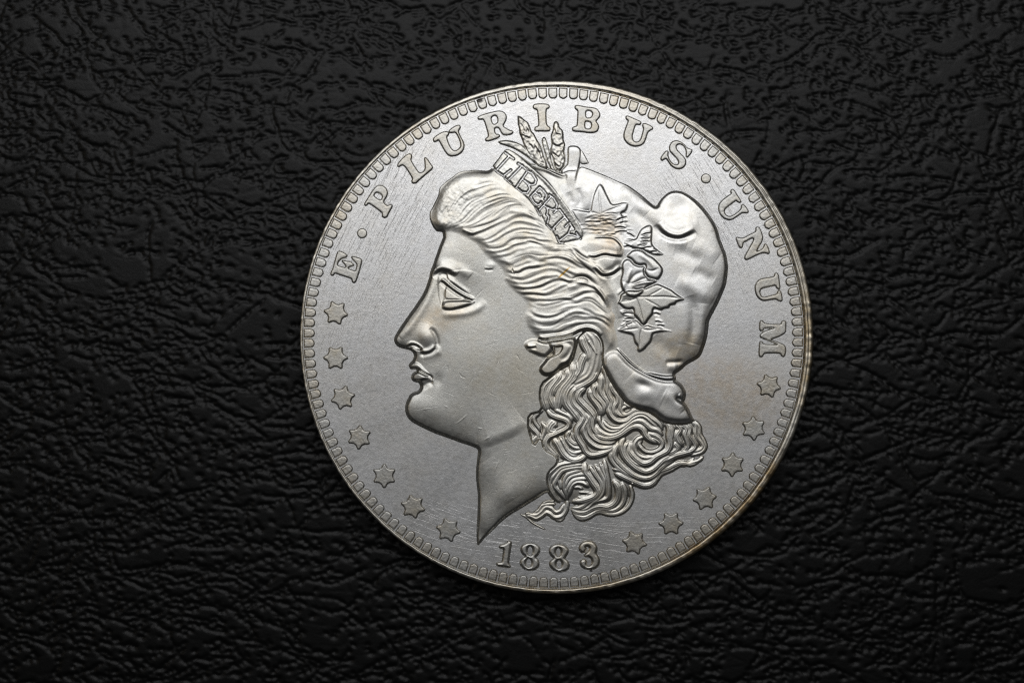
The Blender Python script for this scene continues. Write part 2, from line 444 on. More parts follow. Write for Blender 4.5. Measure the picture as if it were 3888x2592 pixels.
# ---- upper hair: swell, then strands laid between traced wave lines
hair_poly = """A 620,1105 712,1085 800,1082 880,1105 940,1120 1010,1150 1090,1200 1190,1250 1260,1310 1310,1400
B 1310,240 1380,300 1450,350 1560,420 1620,490 1640,560 1600,620 1680,720 1780,810 1900,900 2000,965
H 410,960 420,1060 340,1150 380,1300 470,1440 560,1495
J 450,345 560,350 700,325 850,290 950,230 1060,198 1170,205 1250,245 1310,330 1345,420 1345,540 1430,525 1520,470 1545,400 1530,300 1500,200 1480,120
H 1710,1180 1640,1080 1660,950 1720,860 1640,720 1600,620 1620,560 1720,520 1800,400 1840,290 1835,180 1800,90 1700,20
F 1340,780 1200,760 1000,760 880,740 800,830 700,830 490,870 370,680 215,460 130,350 50,270 0,215
E 750,1340 640,1260 540,1170 460,1080 360,1010 275,920
A 1380,190 1300,185 1200,172 1100,185 1000,190 920,225 850,285 780,330 720,380 660,440 650,490 640,560 600,640 550,740 512,800 510,880 530,960 570,1040"""
hp = chaikin(tr(hair_poly), 1); hi = g.inside(hp); hd, _, _ = g.dist(hp, 30)
hs = np.where(hi, hd, -hd)
H += 3.0*ss((hs+3)/46)+2.2*ss((g.blur(hi.astype(float), 22)-.45)/.55)
waves = ["A 560,1000 640,900 700,800 780,700 860,560 960,430 1080,385 1200,378 1330,338 1440,330",
 "A 640,1090 760,1000 880,900 960,760 1060,640 1190,575 1300,543 1420,480 1550,460 1650,500",
 "A 720,1085 880,1040 1000,1000 1120,930 1250,820 1380,740 1500,690 1600,650 1700,628 1830,640 1950,690 2080,760",
 "A 930,1105 1000,1055 1120,1030 1260,1000 1400,960 1520,900 1640,800 1740,730 1850,710 1980,760 2100,850 2190,940",
 "A 1010,1150 1150,1135 1300,1090 1440,1030 1570,970 1680,925 1760,880 1850,858 1960,862 2060,890 2160,930 2260,1000 2352,1050",
 "A 1090,1200 1230,1220 1350,1210 1470,1150 1600,1060 1720,990 1850,965 1980,985 2100,1030 2230,1070 2352,1100",
 "A 1180,1255 1300,1290 1420,1325 1540,1320 1640,1280 1740,1210 1850,1185 1960,1185 2060,1195 2150,1225 2352,1235 H 870,110 1000,90 1150,100",
 "B 1300,205 1420,228 1560,218 1680,180 1780,130 H 380,90 450,75 550,95 650,130 760,140 870,118 1000,130 1120,180 1200,260 1320,330 1450,420",
 "B 1400,300 1560,290 1700,260 1820,200 H 350,190 440,160 560,165 700,190 820,200 920,180 1050,210 1120,290 1200,370 1330,470 1440,560",
 "B 1460,355 1580,372 1700,390 1800,350 1900,320 H 350,312 430,295 560,335 700,320 830,300 960,320 1080,380 1180,440 1290,470 1420,560 1520,660",
 "B 1530,420 1650,440 1760,430 H 200,440 320,410 420,375 540,385 640,370 760,380 900,400 1040,440 1180,500 1300,540 1420,640 1500,720",
 "B 1610,485 1700,520 1780,532 H 180,524 270,520 340,480 440,452 560,442 700,425 820,440 940,480 1060,540 1180,540 1300,570 1400,660 1490,770",
 "B 1650,560 1740,600 H 180,602 320,626 410,600 560,532 700,492 840,500 960,560 1040,600 1120,580 1210,572 1300,600 1380,680 1460,790 1520,880",
 "H 20,620 120,660 220,680 360,682 500,660 640,610 740,600 840,590 930,620 1030,655 1110,605 1200,585 1290,605 1370,700 1450,800",
 "H 60,700 180,745 350,762 500,752 620,722 720,672 820,642 920,645 1020,668 1100,650 1200,660 1300,690 1400,760 1500,860 1560,960",
 "H 160,800 300,842 440,832 560,842 660,852 760,822 860,772 960,722 1060,690 1180,700 1300,730 1420,790 1520,900 1590,1020",
 "H 300,900 450,937 600,932 750,932 900,912 1040,902 1150,862 1250,820 1350,812 1440,850 1520,940 1600,1060 1640,1140",
 "H 410,975 500,990 650,1012 780,992 880,968 1000,940 1130,960 1250,915 1360,920 1450,990 1540,1080 1640,1180 1690,1260",
 "H 415,1075 520,1152 620,1182 720,1188 830,1162 950,1102 1080,1065 1220,1058 1320,1090 1420,1150 1560,1200 1660,1290 1700,1380",
 "H 440,1220 560,1270 680,1290 800,1270 930,1190 1060,1140 1180,1130 1300,1150 1420,1190 1540,1250 1640,1340 1690,1440",
 "H 400,1330 520,1370 640,1380 780,1350 900,1270 1020,1230 1120,1190 1240,1210 1380,1210 1500,1240 1600,1320 1660,1420 1690,1500",
 "H 450,1440 560,1440 700,1420 860,1400 980,1340 1100,1300 1220,1280 1350,1270 1490,1285 1580,1370 1630,1460 1650,1550"]
amp = [1.0,1.5,1.5,1.9,3.0,1.5,2.7,2.6,2.0,2.4,2.0,3.7,2.8,2.2,3.6,3.6,3.4,2.4,3.4,2.2,1.7,2.0]
WL = []
for s in waves:
    p = spline(tr(s), False, 8)
    L_ = np.concatenate([[0], np.cumsum(np.hypot(*(p[1:]-p[:-1]).T))]); t = np.linspace(0, L_[-1], 46)
    WL.append(np.stack([np.interp(t, L_, p[:,0]), np.interp(t, L_, p[:,1])], 1))
hm = .25*ss((hs-1)/7)+.75*ss((hs-2)/26)
add = np.zeros(X.shape)
def strand(p, w, A, e=.14, wob=0):
    d, side, par = g.dist(p, w*3, False)
    t = d*side/w
    mod = 1+.35*np.sin(par*9+wob)
    return np.where(d < w*3, A*mod*(t*np.exp(.5-t*t/2))*taper(par, e), 0)
for i, p in enumerate(WL):
    add += strand(p, 6.0, amp[i]*.29, .12, i*1.7)
    if i+1 < len(WL):
        q = WL[i+1]
        gap = np.median(np.hypot(*(q-p).T))
        n = max(1, int(gap/7.5))
        for k in range(n):
            t = (k+1)/(n+1)+rng.uniform(-.06, .06)
            a, b = sorted(rng.uniform(0, 1, 2)); 
            if b-a < .35: a, b = max(0, a-.3), min(1, b+.3)
            r = (p*(1-t)+q*t)[int(a*45):max(int(a*45)+8, int(b*45)+1)]
            add += strand(r, rng.uniform(2.8, 5.0), rng.uniform(.12, .42), .3, rng.uniform(0, 6))
# broad waves: rows of crests
crest = [("H 200,250 400,200 560,210 700,260", 70, 1.6), ("H 850,300 1000,300 1200,350 1400,450 1550,600 1640,740 1720,900 1760,1050 1790,1200", 62, 3.2),
 ("H 430,440 600,400", 40, 1.4), ("A 1000,600 1100,450 1250,440", 60, 2.0), ("A 1300,700 1500,560 1700,540", 70, 1.6),
 ("A 620,900 700,980 820,1040", 60, 1.6), ("A 1700,790 1850,800 2000,800", 30, 1.4), ("H 850,430 1000,480 1200,560", 40, 1.0),
 ("H 1000,760 1150,700 1300,660", 44, 2.0), ("H 950,1160 1100,1100 1250,1100", 36, 1.8), ("H 620,1240 800,1230 1000,1150", 40, 1.6)]
H += np.where(hi | (hd < 3), add*hm, 0)
for s, w, A in crest: ridge(s, w, A, .3)
step('H 560,1498 650,1522 800,1502 950,1482 1080,1442 1180,1392 1290,1370 1400,1402 1480,1480', 26, 4.8, .08)   # edge above the ear
ridge('A 1000,1060 1100,1100 1190,1130', 24, 1.8)
# crinkled surface of the front hair
nz = g.blur(rng.normal(size=X.shape), 3.2); nz /= nz.std()
fw = np.exp(-(((X-1690)/110)**2+((Y-770)/130)**2)**2)*hm
H += nz*.16*fw
# knot of hair behind the headband
blobh('F 1250,920', 230, 110, 4.0, 8)
blobh('F 1190,1150', 190, 170, 4.2)
step('F 900,1060 1000,1080 1150,1040 1290,1060 1420,1070', 22, 2.4)
step('F 1000,1230 1100,1330 1180,1350 1290,1320 1400,1230', 24, 3.0)
step('F 1000,800 1150,795 1280,810 1360,870 1420,960', 16, -1.4)

# ---- coronet with its incuse word
band_poly = """E 480,635 380,760 275,890 270,930 360,1012 460,1082 540,1172 640,1262 750,1342 830,1420 900,1520
F 130,352 175,420 215,462 262,560 330,640 375,690 430,790 480,870 560,870 640,850 800,815 850,745 760,560 640,380 520,220 400,60
E 1080,1110 960,1010 850,900 720,780 600,695"""
bandi = pad(band_poly, 2.6, 30)
ridge('E 700,800 860,930 1000,1060 1150,1210 1270,1340 F 480,160 600,320 700,470 790,620 850,740', 40, 2.0, .08)
ridge('E 620,830 800,960 930,1060 1060,1190 1200,1370 F 500,330 600,480 680,600 730,700', 22, -1.0, .1)
ridge('E 380,760 275,890', 16, -1)
nz2 = g.blur(rng.normal(size=X.shape), 2.6); nz2 /= nz2.std()
H += np.where(bandi, nz2*.15, 0)
LIB = [("L", ["E 462,705 590,800", "E 528,755 350,950", "E 288,930 352,990 450,1055", "E 445,1048 500,1000 548,966"]),
 ("I", ["E 655,868 785,960", "E 718,900 505,1115", "E 465,1085 555,1165"]),
 ("B", ["E 795,985 625,1225", "E 795,985 860,1010 925,1112 905,1172 850,1188 742,1118", "E 742,1118 800,1170 832,1240 790,1308 715,1292 628,1222"]),
 ("E", ["F 192,42 58,185", "F 58,185 110,272 160,305 205,295 214,262", "F 125,118 160,150 190,150 205,180", "F 192,42 240,85 290,150 288,190 268,225"]),
 ("R", ["F 352,190 175,395", "F 340,160 400,210 452,300 436,360 380,378 268,325", "F 300,350 312,400 296,450 330,480 300,600", "F 140,345 205,455"]),
 ("T", ["F 405,425 435,392 490,378 560,475 632,575 572,632", "F 560,490 480,560 395,650", "F 325,620 370,668 412,672"]),
 ("Y", ["F 632,575 700,670 655,672", "F 655,640 618,735 500,830", "F 618,745 690,755 740,775 790,800", "F 735,720 800,805", "F 448,775 490,870 540,868"])]
letter_masks = []
for ch_, strokes in LIB:
    m = np.zeros(X.shape)
    for s in strokes:
        d, _, _ = g.dist(tr(s), 9, False)
        m = np.maximum(m, wall((5.3-d)/2.4))
    H -= m*4.0
    letter_masks.append(m > .5)
step('F 350,680 480,760 620,850 800,820', 30, 0)

# ---- wheat, blades and leaves standing above the coronet
def spray(s, T, w, dome, sig, rough=0.0, fade=None):
    global H
    p = chaikin(tr(s), 1); i = g.inside(p); d, _, _ = g.dist(p, 14)
    sdv = np.where(i, d, -d)
    b = ss((g.blur(i.astype(float), sig)-.4)/.6)
    base = np.maximum(g.blur(np.where(inS, H, 0), 14)*ss((sd+20)/40), 0)
    v = -2+(T+2)*wall((sdv+2.2)/(w/K))+dome*b+np.minimum(base, 9)
    if rough:
        n = g.blur(rng.normal(size=X.shape), 4.2); n /= n.std(); v += n*rough*b
    f = wall((sdv+1)/(w/K))*(sdv > -1)
    vin = H+T*f+dome*b*f
    if rough: vin = vin+n*rough*b*f
    k = 1.0 if fade is None else 1-ss((Y-fade[0])/(fade[1]-fade[0]))
    new = np.where(inS & (sd > 3), np.maximum(vin, v-30*ss((sd-3)/12)), np.maximum(H, v))
    H = np.where(sdv > -2.2, H+(new-H)*k, H)
    return i
leaf_l = spray('E 340,545 420,520 520,520 620,545 740,600 830,700 910,790 960,870 900,860 820,800 700,710 580,645 480,610 400,588', 3.0, 30, 2.2, 6, .5)
ear1 = spray('E 645,155 700,172 750,222 800,252 835,322 850,380 890,420 930,500 960,550 1000,600 1030,720 1070,820 1100,940 1010,925 900,850 820,750 760,640 730,560 700,480 672,420 672,350 650,280 648,200', 3.6, 24, 3.2, 6, .7)
blade = spray('E 1000,520 1030,470 1065,480 1100,580 1130,700 1150,800 1180,900 1230,985 1160,965 1090,850 1050,720 1020,620', 3.0, 24, 2.0, 4, .4)
ear2 = spray('E 1190,250 1230,235 1260,270 1275,340 1320,370 1332,430 1330,520 1355,570 1350,650 1340,700 1362,760 1357,850 1345,900 1280,985 1220,955 1180,860 1165,760 1120,690 1150,600 1145,520 1140,450 1170,380 1175,310', 3.8, 24, 3.4, 6, .7)
sheet = spray('E 1590,640 1650,735 1700,830 1725,870 1590,895 1560,800', 1.6, 30, 1.0, 8)
stalk = spray('E 1385,650 1402,612 1450,596 1530,602 1590,645 1600,740 1580,860 1560,950 1530,1050 1510,1200 1500,1330 1380,1330 1360,1120 1370,1050 1300,1010 1290,960 1350,905 1385,870', 3.6, 36, 1.6, 12, 0, (640, 720))
step('E 840,888 960,905 1100,955 1200,1005 1300,1045 1360,1062', 20, 3.0, .2)
for s in ['E 690,260 740,330 760,420', 'E 700,420 780,470 850,500', 'E 800,570 860,600 880,660', 'E 1200,330 1230,420 1290,420', 'E 1160,560 1240,600 1330,560', 'E 1150,680 1250,760 1290,700', 'E 1190,850 1270,900 1300,790', 'E 760,300 830,400', 'E 880,560 960,680 1010,820']:
    step(s, 15, 1.2, .25)

# ---- cap
cap_poly = """E 1590,905 1700,940 1850,1000 2000,1060 2150,1130 F 1480,0 1560,50 1700,150 1800,240 1905,325 G 1150,320
G 1190,250 1260,175 1340,115 1440,95 1540,115 1640,170 1740,240 1840,340 1930,450 2010,570 2060,680 2090,800 2130,900 2190,1050
I 2215,60 2200,200 2180,330 2130,450 2070,590 2000,720 1930,850 1920,950 1905,1080 1885,1160 1860,1240
L 1810,0 1740,60 1600,130 1520,210 1418,275 1250,290 1100,255 950,190 830,110 720,20
J 1540,480 1560,380 1530,280 1520,180 1600,80
I 600,800 560,600 620,480 700,300 760,100 F 1440,1000 1430,860 1300,780 1150,760 1000,740 860,720 700,500 620,330 560,200 480,60
E 1280,1180 1400,1150 1500,1200 1530,1050"""
cp_ = chaikin(tr(cap_poly), 1); capi = g.inside(cp_)
for s, w, A in [('G 1175,330 1190,450 1240,570 1360,655 1500,665 1650,620 1780,600', 92, 2.3),     # the curl's rolled lip
  ('G 1180,300 1260,200 1400,130 1560,160 1700,260 1830,400 1940,560 2000,700', 66, 1.9),
  ('G 1700,900 1900,1000 2050,1100', 120, 1.6), ('G 1300,860 1450,840 1600,880', 80, 1.8), ('G 1400,1000 1600,1050 1800,1150', 90, -1.6),
  ('I 1450,250 1650,340 1850,480 1980,560', 110, 2.6), ('I 1700,100 1850,180 2000,260', 80, -1.6), ('I 1640,480 1700,700 1690,1000 1660,1200', 70, -2.6),
  ('I 1830,600 1810,800 1790,1000 1740,1200', 90, 2.4), ('I 1500,600 1540,900 1530,1200', 90, 1.0), ('I 1100,1100 1250,1250 1450,1330', 110, -1.4),
  ('I 1280,1470 1420,1470 1540,1450', 34, -2.2), ('I 1300,1540 1450,1550', 60, 1.6), ('F 900,20 920,200 900,380', 60, 1.8), ('F 760,60 800,220 780,340', 40, -1.6),
  ('F 1400,60 1600,230 1800,420', 90, 1.8), ('F 1560,380 1750,520 1880,640 2000,800', 70, -1.8), ('F 620,120 680,300', 40, -1.2),
  ('F 1150,-100 1300,0 1400,120', 90, -1.2)]:
    ridge(s, w, A, .25)
step('G 1160,590 1220,680 1300,745 1400,780 1500,782 1600,745 1720,680', 34, 3.6, .25)
blobh('G 1490,350', 170, 110, -2.2, -20)
# rope round the cap and the bow below it
rope_poly = 'J 1530,480 1560,475 1640,560 1740,665 1830,740 1960,830 L 1100,255 1250,288 1400,282 1420,275 1442,320 1425,362 1330,375 1240,368 1100,330 960,262 850,200 780,150 J 1700,690 1620,600 1560,530'
bow_poly = """J 1345,600 1400,540 1480,510 1560,530 1620,600 1700,690 L 780,150 850,200 960,262 1100,330 1240,368 1330,375 1430,362
L 1480,385 1540,440 1580,520 1590,580 1575,650 1558,682 1600,740 1640,810 1670,880 1695,942 1640,972 1540,992 1400,982 1270,960 1180,900 1100,832 1000,800 900,782 760,738 680,672 600,562 520,470 460,362 400,252 345,150 J 1330,700"""
bowi = pad(bow_poly, 3.4, 60, 3.0, 16)
ropei = pad(rope_poly, 3.2, 40, 2.6, 5)
ridge('L 800,250 950,400 1100,560 1250,640', 150, 1.6)
blobh('L 950,430', 110, 60, -3.2, 20)
blobh('L 930,590', 120, 90, 2.0)
blobh('L 1500,640', 75, 50, -6.0, 20)
step('L 1450,600 1500,640 1560,690', 26, 2.4)
ridge('L 1250,560 1400,640 1560,800', 90, 2.0)
ridge('L 600,620 800,720 1050,760', 60, 1.0)

# ---- leaves and cotton bolls
leafp = dict(
 leaf_a='F 1085,-12 1130,20 1180,130 1225,220 1265,300 1340,292 1430,268 1512,272 1502,340 1480,400 1400,430 1430,480 1492,485 1420,530 1480,565 1560,620 1480,640 1440,700 1540,740 1602,790 1500,800 1300,785 1100,760 950,720 850,660 780,570 700,470 690,420 650,378 740,368 830,385 945,408 958,300 990,150 1050,20',
 leaf_b='F 1690,670 1770,620 1840,600 1866,640 1862,740 1855,880 1900,940 1960,990 2045,1042 1950,1060 1850,1040 1780,1000 1690,960 1600,960 1500,910 1430,870 1500,820 1620,820 1650,750',
 boll_a='F 1560,988 1640,970 1720,985 1800,1050 1880,1090 1950,1160 2010,1230 2025,1290 2000,1350 1970,1400 1940,1422 1850,1400 1790,1380 1750,1310 1740,1280 1770,1230 1755,1190 1680,1212 1600,1182 1560,1120 1510,1100 1480,1060 1540,1010',
 boll_b='F 1510,1100 1560,1130 1600,1190 1690,1220 1758,1196 1775,1230 1742,1290 1762,1350 1800,1392 1945,1425 1900,1480 1780,1530 1700,1640 1600,1700 1460,1640 1400,1540 1380,1430 1420,1300 1400,1200 1440,1120',
 leaf_c='I 1200,318 1280,355 1360,390 1420,440 1490,490 1557,525 1540,545 1440,570 1422,610 1342,620 1330,662 1250,670 1220,697 1160,682 1108,662 1090,700 1096,742 1060,790 1020,832 990,890 950,928 915,900 880,850 832,790 800,770 800,662 740,688 680,680 620,632 590,598 558,595 600,530 600,470 650,430 720,400 840,410 960,380 1080,325 1150,300',
 leaf_d='I 550,988 620,950 680,900 760,862 830,830 880,860 920,912 960,932 1000,902 1080,940 1180,950 1280,980 1388,1012 1300,1008 1200,1020 1092,1042 1082,1100 1060,1172 1010,1222 960,1282 890,1322 850,1290 862,1222 820,1190 800,1120 790,1062 700,1042 620,1022',
 leaf_e='I 590,700 680,688 795,690 800,770 832,800 720,805 620,762')
hts = dict(leaf_a=(2.0,30,2.0), leaf_b=(2.4,26,2.0), boll_a=(3.2,26,2.8), boll_b=(1.8,34,3.8), leaf_c=(3.3,26,2.4), leaf_d=(2.2,30,2.6), leaf_e=(1.4,26,1.2))
leafi = {}
for k in ('leaf_a','leaf_b','boll_b','boll_a','leaf_d','leaf_e','leaf_c'):
    T_, w_, d_ = hts[k]
    leafi[k] = pad(leafp[k], T_, w_, d_, 7, fade=(800, 880) if k == 'leaf_a' else None)
for s, w, A in [('F 1085,20 1080,200 1100,400 1120,600', 15, -1.2), ('F 1100,440 1300,360 1490,290', 13, -1.1), ('F 1090,450 880,400 700,400', 13, -1.1),
  ('I 850,500 1100,500 1300,500 1540,530', 12, -1.5), ('I 850,520 900,700 950,900', 12, -1.3), ('I 850,520 720,560 600,580', 12, -1.1), ('I 950,520 1100,600 1220,670', 10, -1.0), ('I 1000,500 1150,420 1250,360', 10, -1.0),
  ('I 620,480 700,470 780,490', 22, 1.6), ('I 620,560 700,540 760,550', 20, -1.2), ('I 780,370 860,400 950,370', 22, -1.8),
  ('I 900,950 1000,990 1200,980', 13, -1.2), ('I 920,960 900,1100 900,1280', 13, -1.2), ('I 880,960 760,980 620,990', 13, -1.1), ('I 690,290 800,300 960,230 1100,260', 22, -1.8),
  ('I 760,330 900,300 1150,260', 18, 1.8), ('I 660,280 640,380 560,460', 24, 1.8), ('F 1500,1500 1600,1360 1720,1300', 26, -1.8), ('F 1560,1250 1500,1400 1500,1500', 26, 1.6),
  ('F 1650,1040 1760,1100 1850,1180 1920,1290', 34, 1.6), ('F 1780,1270 1860,1290 1960,1250', 16, -1.4)]:
    ridge(s, w, A, .25)
for (a, b) in [((1320,540),(1490,480)), ((1380,575),(1500,560)), ((1300,640),(1480,650)), ((1300,720),(1500,700)), ((1480,720),(1600,785)),
               ((1700,760),(1850,720)), ((1690,810),(1830,800)), ((1680,860),(1830,850)), ((1640,910),(1800,900)), ((1700,960),(1860,930)), ((1820,1010),(1940,1000)), ((1450,850),(1580,850)), ((1440,930),(1560,930))]:
    step(f'F {a[0]},{a[1]} {(a[0]+b[0])//2},{(a[1]+b[1])//2-12} {b[0]},{b[1]}', 13, 1.7, .3)
for (a, b) in [((640,860),(840,880)), ((650,910),(760,880)), ((620,940),(720,930)), ((660,830),(820,830)), ((1100,740),(1200,765)), ((1120,860),(1230,890)), ((1150,920),(1260,935)), ((640,740),(800,745))]:
    step(f'I {a[0]},{a[1]} {(a[0]+b[0])//2},{(a[1]+b[1])//2-14} {b[0]},{b[1]}', 14, 1.6, .3)
# roots of the leaves: many short horizontal strands
for k in range(46):
    x0 = rng.uniform(760, 1330); y0 = rng.uniform(430, 800)
    q = tr(f'F {x0},{y0} {x0+90},{y0-14} {x0+rng.uniform(150,260)},{y0-4}')
    H += strand(spline(q, False, 5), rng.uniform(2.4, 3.8), rng.uniform(.2, .5), .3)*(capi | leafi['leaf_a'])

# ---- lower hair: one tube of silver per lock, overlapping
LOCKS = dict(
 lock_a=["J 1080,235 1170,330 1215,470 1200,620 1170,760 1110,880 1010,950 900,1010|92|8", "J 1010,300 1040,420 1100,540 1120,680|40|9.4", "J 1210,260 1290,360 1315,470 1305,580|26|9.5", "J 1110,360 1180,470 1250,590|20|10",
   "J 1240,820 1180,930 1060,1010 960,1060 900,1130|40|8", "J 1070,560 1010,700 980,820 900,930|44|8.6",
   "J 620,900 540,960 465,1040 440,1140 455,1240 480,1320 500,1390|46|6.5", "J 700,850 660,930 600,1010 545,1090 530,1190 570,1290 610,1370|44|7.4", "J 800,800 780,900 700,990 620,1080 590,1180|34|7",
   "J 880,720 880,860 800,980 720,1080 680,1200 660,1320 640,1400|46|7.6", "J 950,690 965,800 920,920 820,1020 760,1110 730,1210 740,1300|32|7.6",
   "J 900,1010 820,1090 780,1190 790,1290 860,1390 930,1480 990,1568|50|8.2", "J 960,1060 880,1130 865,1230 900,1320 990,1410 1060,1500 1090,1590|38|8.6", "J 1060,1060 980,1130 960,1220 1030,1310 1120,1400 1180,1480 1210,1568|44|8.8",
   "J 1140,1090 1150,1190 1220,1290 1280,1380 1290,1480|34|7.6", "J 1235,1010 1190,1090 1210,1180 1290,1260 1340,1340 1330,1450|34|8.2", "J 1310,880 1300,1000 1290,1100 1330,1190 1390,1270 1390,1380|36|7.8",
   "J 1350,740 1380,880 1400,1000 1390,1100 1420,1190 1460,1270 1440,1370 1425,1460|36|8.2", "J 1440,980 1470,1090 1540,1180 1545,1270 1500,1350 1500,1430 1560,1500|36|8.8", "J 1520,1110 1600,1190 1600,1290 1590,1370 1620,1450 1720,1470|32|7.6", "J 1640,1290 1700,1330 1800,1350|26|6",
   "K 420,30 330,75 250,150 235,230 280,300 340,360 365,410 310,460 278,520 320,580|28|6", "K 380,60 310,130 320,210 370,280 395,340|24|6.6", "K 510,30 560,95 650,135 740,160 805,200 815,260 770,305 690,345 600,390 525,425 480,500 500,580 560,640 640,705|34|9",
   "K 620,20 720,70 820,120 865,200|28|8", "K 430,220 470,285 455,360 425,450 428,560 475,640 560,695 640,715|28|7.2", "K 620,200 560,260 540,330 620,340|50|5"],
 lock_b=["K 1000,60 1040,130 1010,210 950,290 935,390 975,480 1030,560 1070,640 1140,690 1230,690 1340,660 1430,622 1485,570|38|10", "K 1080,60 1115,150 1070,240 1040,320 1065,410 1120,490 1210,560 1310,590 1410,582 1480,555|32|9.2",
   "K 1150,60 1130,160 1105,260 1130,370 1200,450 1300,500 1430,515 1520,480|32|8.6", "K 1220,80 1180,180 1180,290 1250,380 1350,430 1450,460|30|8",
   "K 600,450 660,540 700,620 760,700 840,758 930,775 1010,745 1070,690|42|9.6", "K 720,480 765,560 830,635 910,665 1010,640|26|7.2", "K 770,420 810,500 890,575 990,600|24|6.6", "K 690,430 740,520 785,610 860,690 960,705|26|7.4", "K 840,330 800,400 830,470 900,520 960,540|30|6.6", "K 900,360 880,420 930,490|22|6",
   "K 1200,370 1270,420 1370,448 1480,438 1590,395 1690,325 1770,278 1860,275 1925,320 1965,400 2030,460 2130,505|38|10.2", "K 1230,260 1270,335 1370,392 1480,400 1600,350 1700,262 1800,195 1900,192 1975,245 2045,300 2140,325 2200,385|36|9.6",
   "K 1270,120 1290,220 1350,300 1450,345 1560,325 1650,270|26|9", "K 1330,180 1385,255 1480,298 1600,285 1690,225 1780,150 1880,112 1965,135 2045,205 2130,275|30|9", "K 1420,-60 1425,60 1480,145 1565,192 1680,180 1765,110 1865,68 1965,82 2060,150 2160,225 2205,300|32|8.8",
   "K 1510,-40 1530,50 1600,105 1700,85 1800,30 1900,20 2010,45 2110,95 2185,175 2225,250|28|8.2", "K 1680,-30 1600,20 1640,60|20|7",
   "K 2000,370 2110,410 2195,475 2215,550 2160,615 2060,650 1965,638 1900,585 1865,530 1900,470|30|9", "K 2060,440 2150,490 2180,540|22|7", "K 1930,420 1850,460 1800,540 1810,640 1880,710 1990,735 2110,700|30|8",
   "K 2270,200 2325,300 2320,420 2335,520 2300,620 2240,665 2130,720 2030,800 1930,820 1840,768 1770,700 1720,620 1740,520|42|9.6", "K 1640,440 1600,540 1620,640 1660,730 1740,820 1840,900 1960,950 2070,920 2160,850 2250,760 2352,700|40|9.4",
   "K 1560,520 1510,620 1500,720 1570,820 1680,920 1790,1000 1920,1045 2040,1030 2140,960 2200,890 2290,820 2390,760|36|9", "K 1480,620 1440,720 1500,830 1600,920 1700,985 1820,1040|28|7.6", "K 1700,500 1660,600 1700,720 1790,810 1900,870|28|8",
   "K 1520,960 1600,1005 1720,1062 1850,1120 1950,1150 2050,1128 2120,1060 2150,990|36|8.4", "K 1490,900 1600,930 1700,1000|26|7",
   "L 1290,990 1370,1070 1372,1170 1345,1280 1340,1380 1290,1450 1180,1510|32|8.4", "L 1420,1010 1500,1090 1450,1180 1480,1270 1540,1330|38|7", "L 1500,1020 1590,1080 1570,1170 1600,1260 1620,1350 1560,1430|32|7.6", "L 1580,1000 1650,1080 1640,1180 1700,1270 1730,1340 1690,1400 1590,1440 1440,1475 1310,1530|32|8",
   "L 1660,970 1730,1040 1730,1150 1750,1220 1810,1290 1835,1350 1790,1400 1690,1430|28|8", "L 1710,970 1780,1060 1795,1170 1840,1250 1872,1340 1845,1410 1770,1455 1670,1480|26|7.6", "L 1700,1420 1560,1460 1430,1500 1300,1560 1180,1620|32|8.4", "L 1400,1290 1460,1370 1400,1430 1300,1470|36|6.4",
   "Y 980,15 870,48 750,35 640,90 540,140 440,170 385,250 300,325 200,368 100,345 0,300|28|7.4", "Y 760,10 640,60 540,110 430,150 350,215 250,265 130,250 0,200|30|8", "Y 640,110 540,155 440,200 370,270|22|7", "L 1840,1500 1770,1560 1640,1600 1500,1640|24|6.6"],
 lock_c=["M 1010,0 830,25 690,58 590,130 520,205 500,290 530,385 570,470 620,545 680,600|34|8.6", "M 1020,50 860,72 720,102 640,172 580,250 560,330|26|7.6", "M 1030,92 860,112 740,142 680,202 625,300 605,365 660,435 720,500 780,565|28|8", "M 1000,138 880,168 790,212 745,300 745,400 775,480 800,570|26|8",
   "M 1080,190 950,205 850,238 795,310 765,410|24|7.6", "M 1090,262 985,262 895,285 835,350 795,420 785,500|25|7.8", "M 1110,372 1035,325 945,315 875,355 840,430 815,520|27|8.2", "M 900,392 965,385 1025,412|18|5", "M 640,250 680,330 690,420|24|6",
   "M 1060,40 1065,160 1115,225 1175,315 1235,400 1250,465 1200,530 1110,570 1000,600 905,600|40|9.4", "M 1140,80 1205,190 1285,300 1305,385 1275,475 1205,555 1110,615 1045,670 965,700 880,690|30|8.8", "M 1225,70 1285,170 1342,280 1345,400 1320,490 1260,560 1175,610 1100,690|28|8.6", "M 1290,40 1320,130 1360,220 1380,320|24|7.8",
   "M 1350,-10 1375,150 1405,300 1415,430 1405,530 1350,572 1260,595 1180,630 1115,690 1025,722 925,700|30|8.6", "M 1500,300 1560,400 1560,540 1500,640 1400,690 1285,680 1185,702 1065,760 945,760 880,720|42|8.6", "M 1620,330 1665,460 1640,600 1560,700 1460,740 1355,730 1255,742 1145,800 1055,838 950,815 890,770|30|8.2", "M 1740,370 1768,510 1730,640 1645,735 1525,788 1405,788 1305,760 1220,772 1125,830 1030,862 950,840 900,790|26|7.6",
   "M 1060,545 1110,500 1170,472|14|3.5", "M 985,462 1085,468 1150,490|14|3.5", "M 960,545 1040,535 1100,540|14|3.5"],
 lock_d=["M 800,590 790,700 745,790 680,832 605,832 545,785 485,765 405,820 335,852 270,825 190,800|28|7", "M 755,640 700,735 625,760 560,705 480,685 420,745 340,802 230,795|28|7", "M 620,640 520,642 425,662 372,730 300,775|20|6", "M 600,600 500,598 420,640|16|5", "M 620,868 700,880 760,820|18|5", "M 175,790 230,775 240,810 190,820|16|4.5", "N 1480,395 1560,440 1650,520 1760,580 1840,620|12|2.2"])
low = np.full(X.shape, -2.0); lid = np.zeros(X.shape, int)
swell = 6.5*ss((B60-.35)/.6)
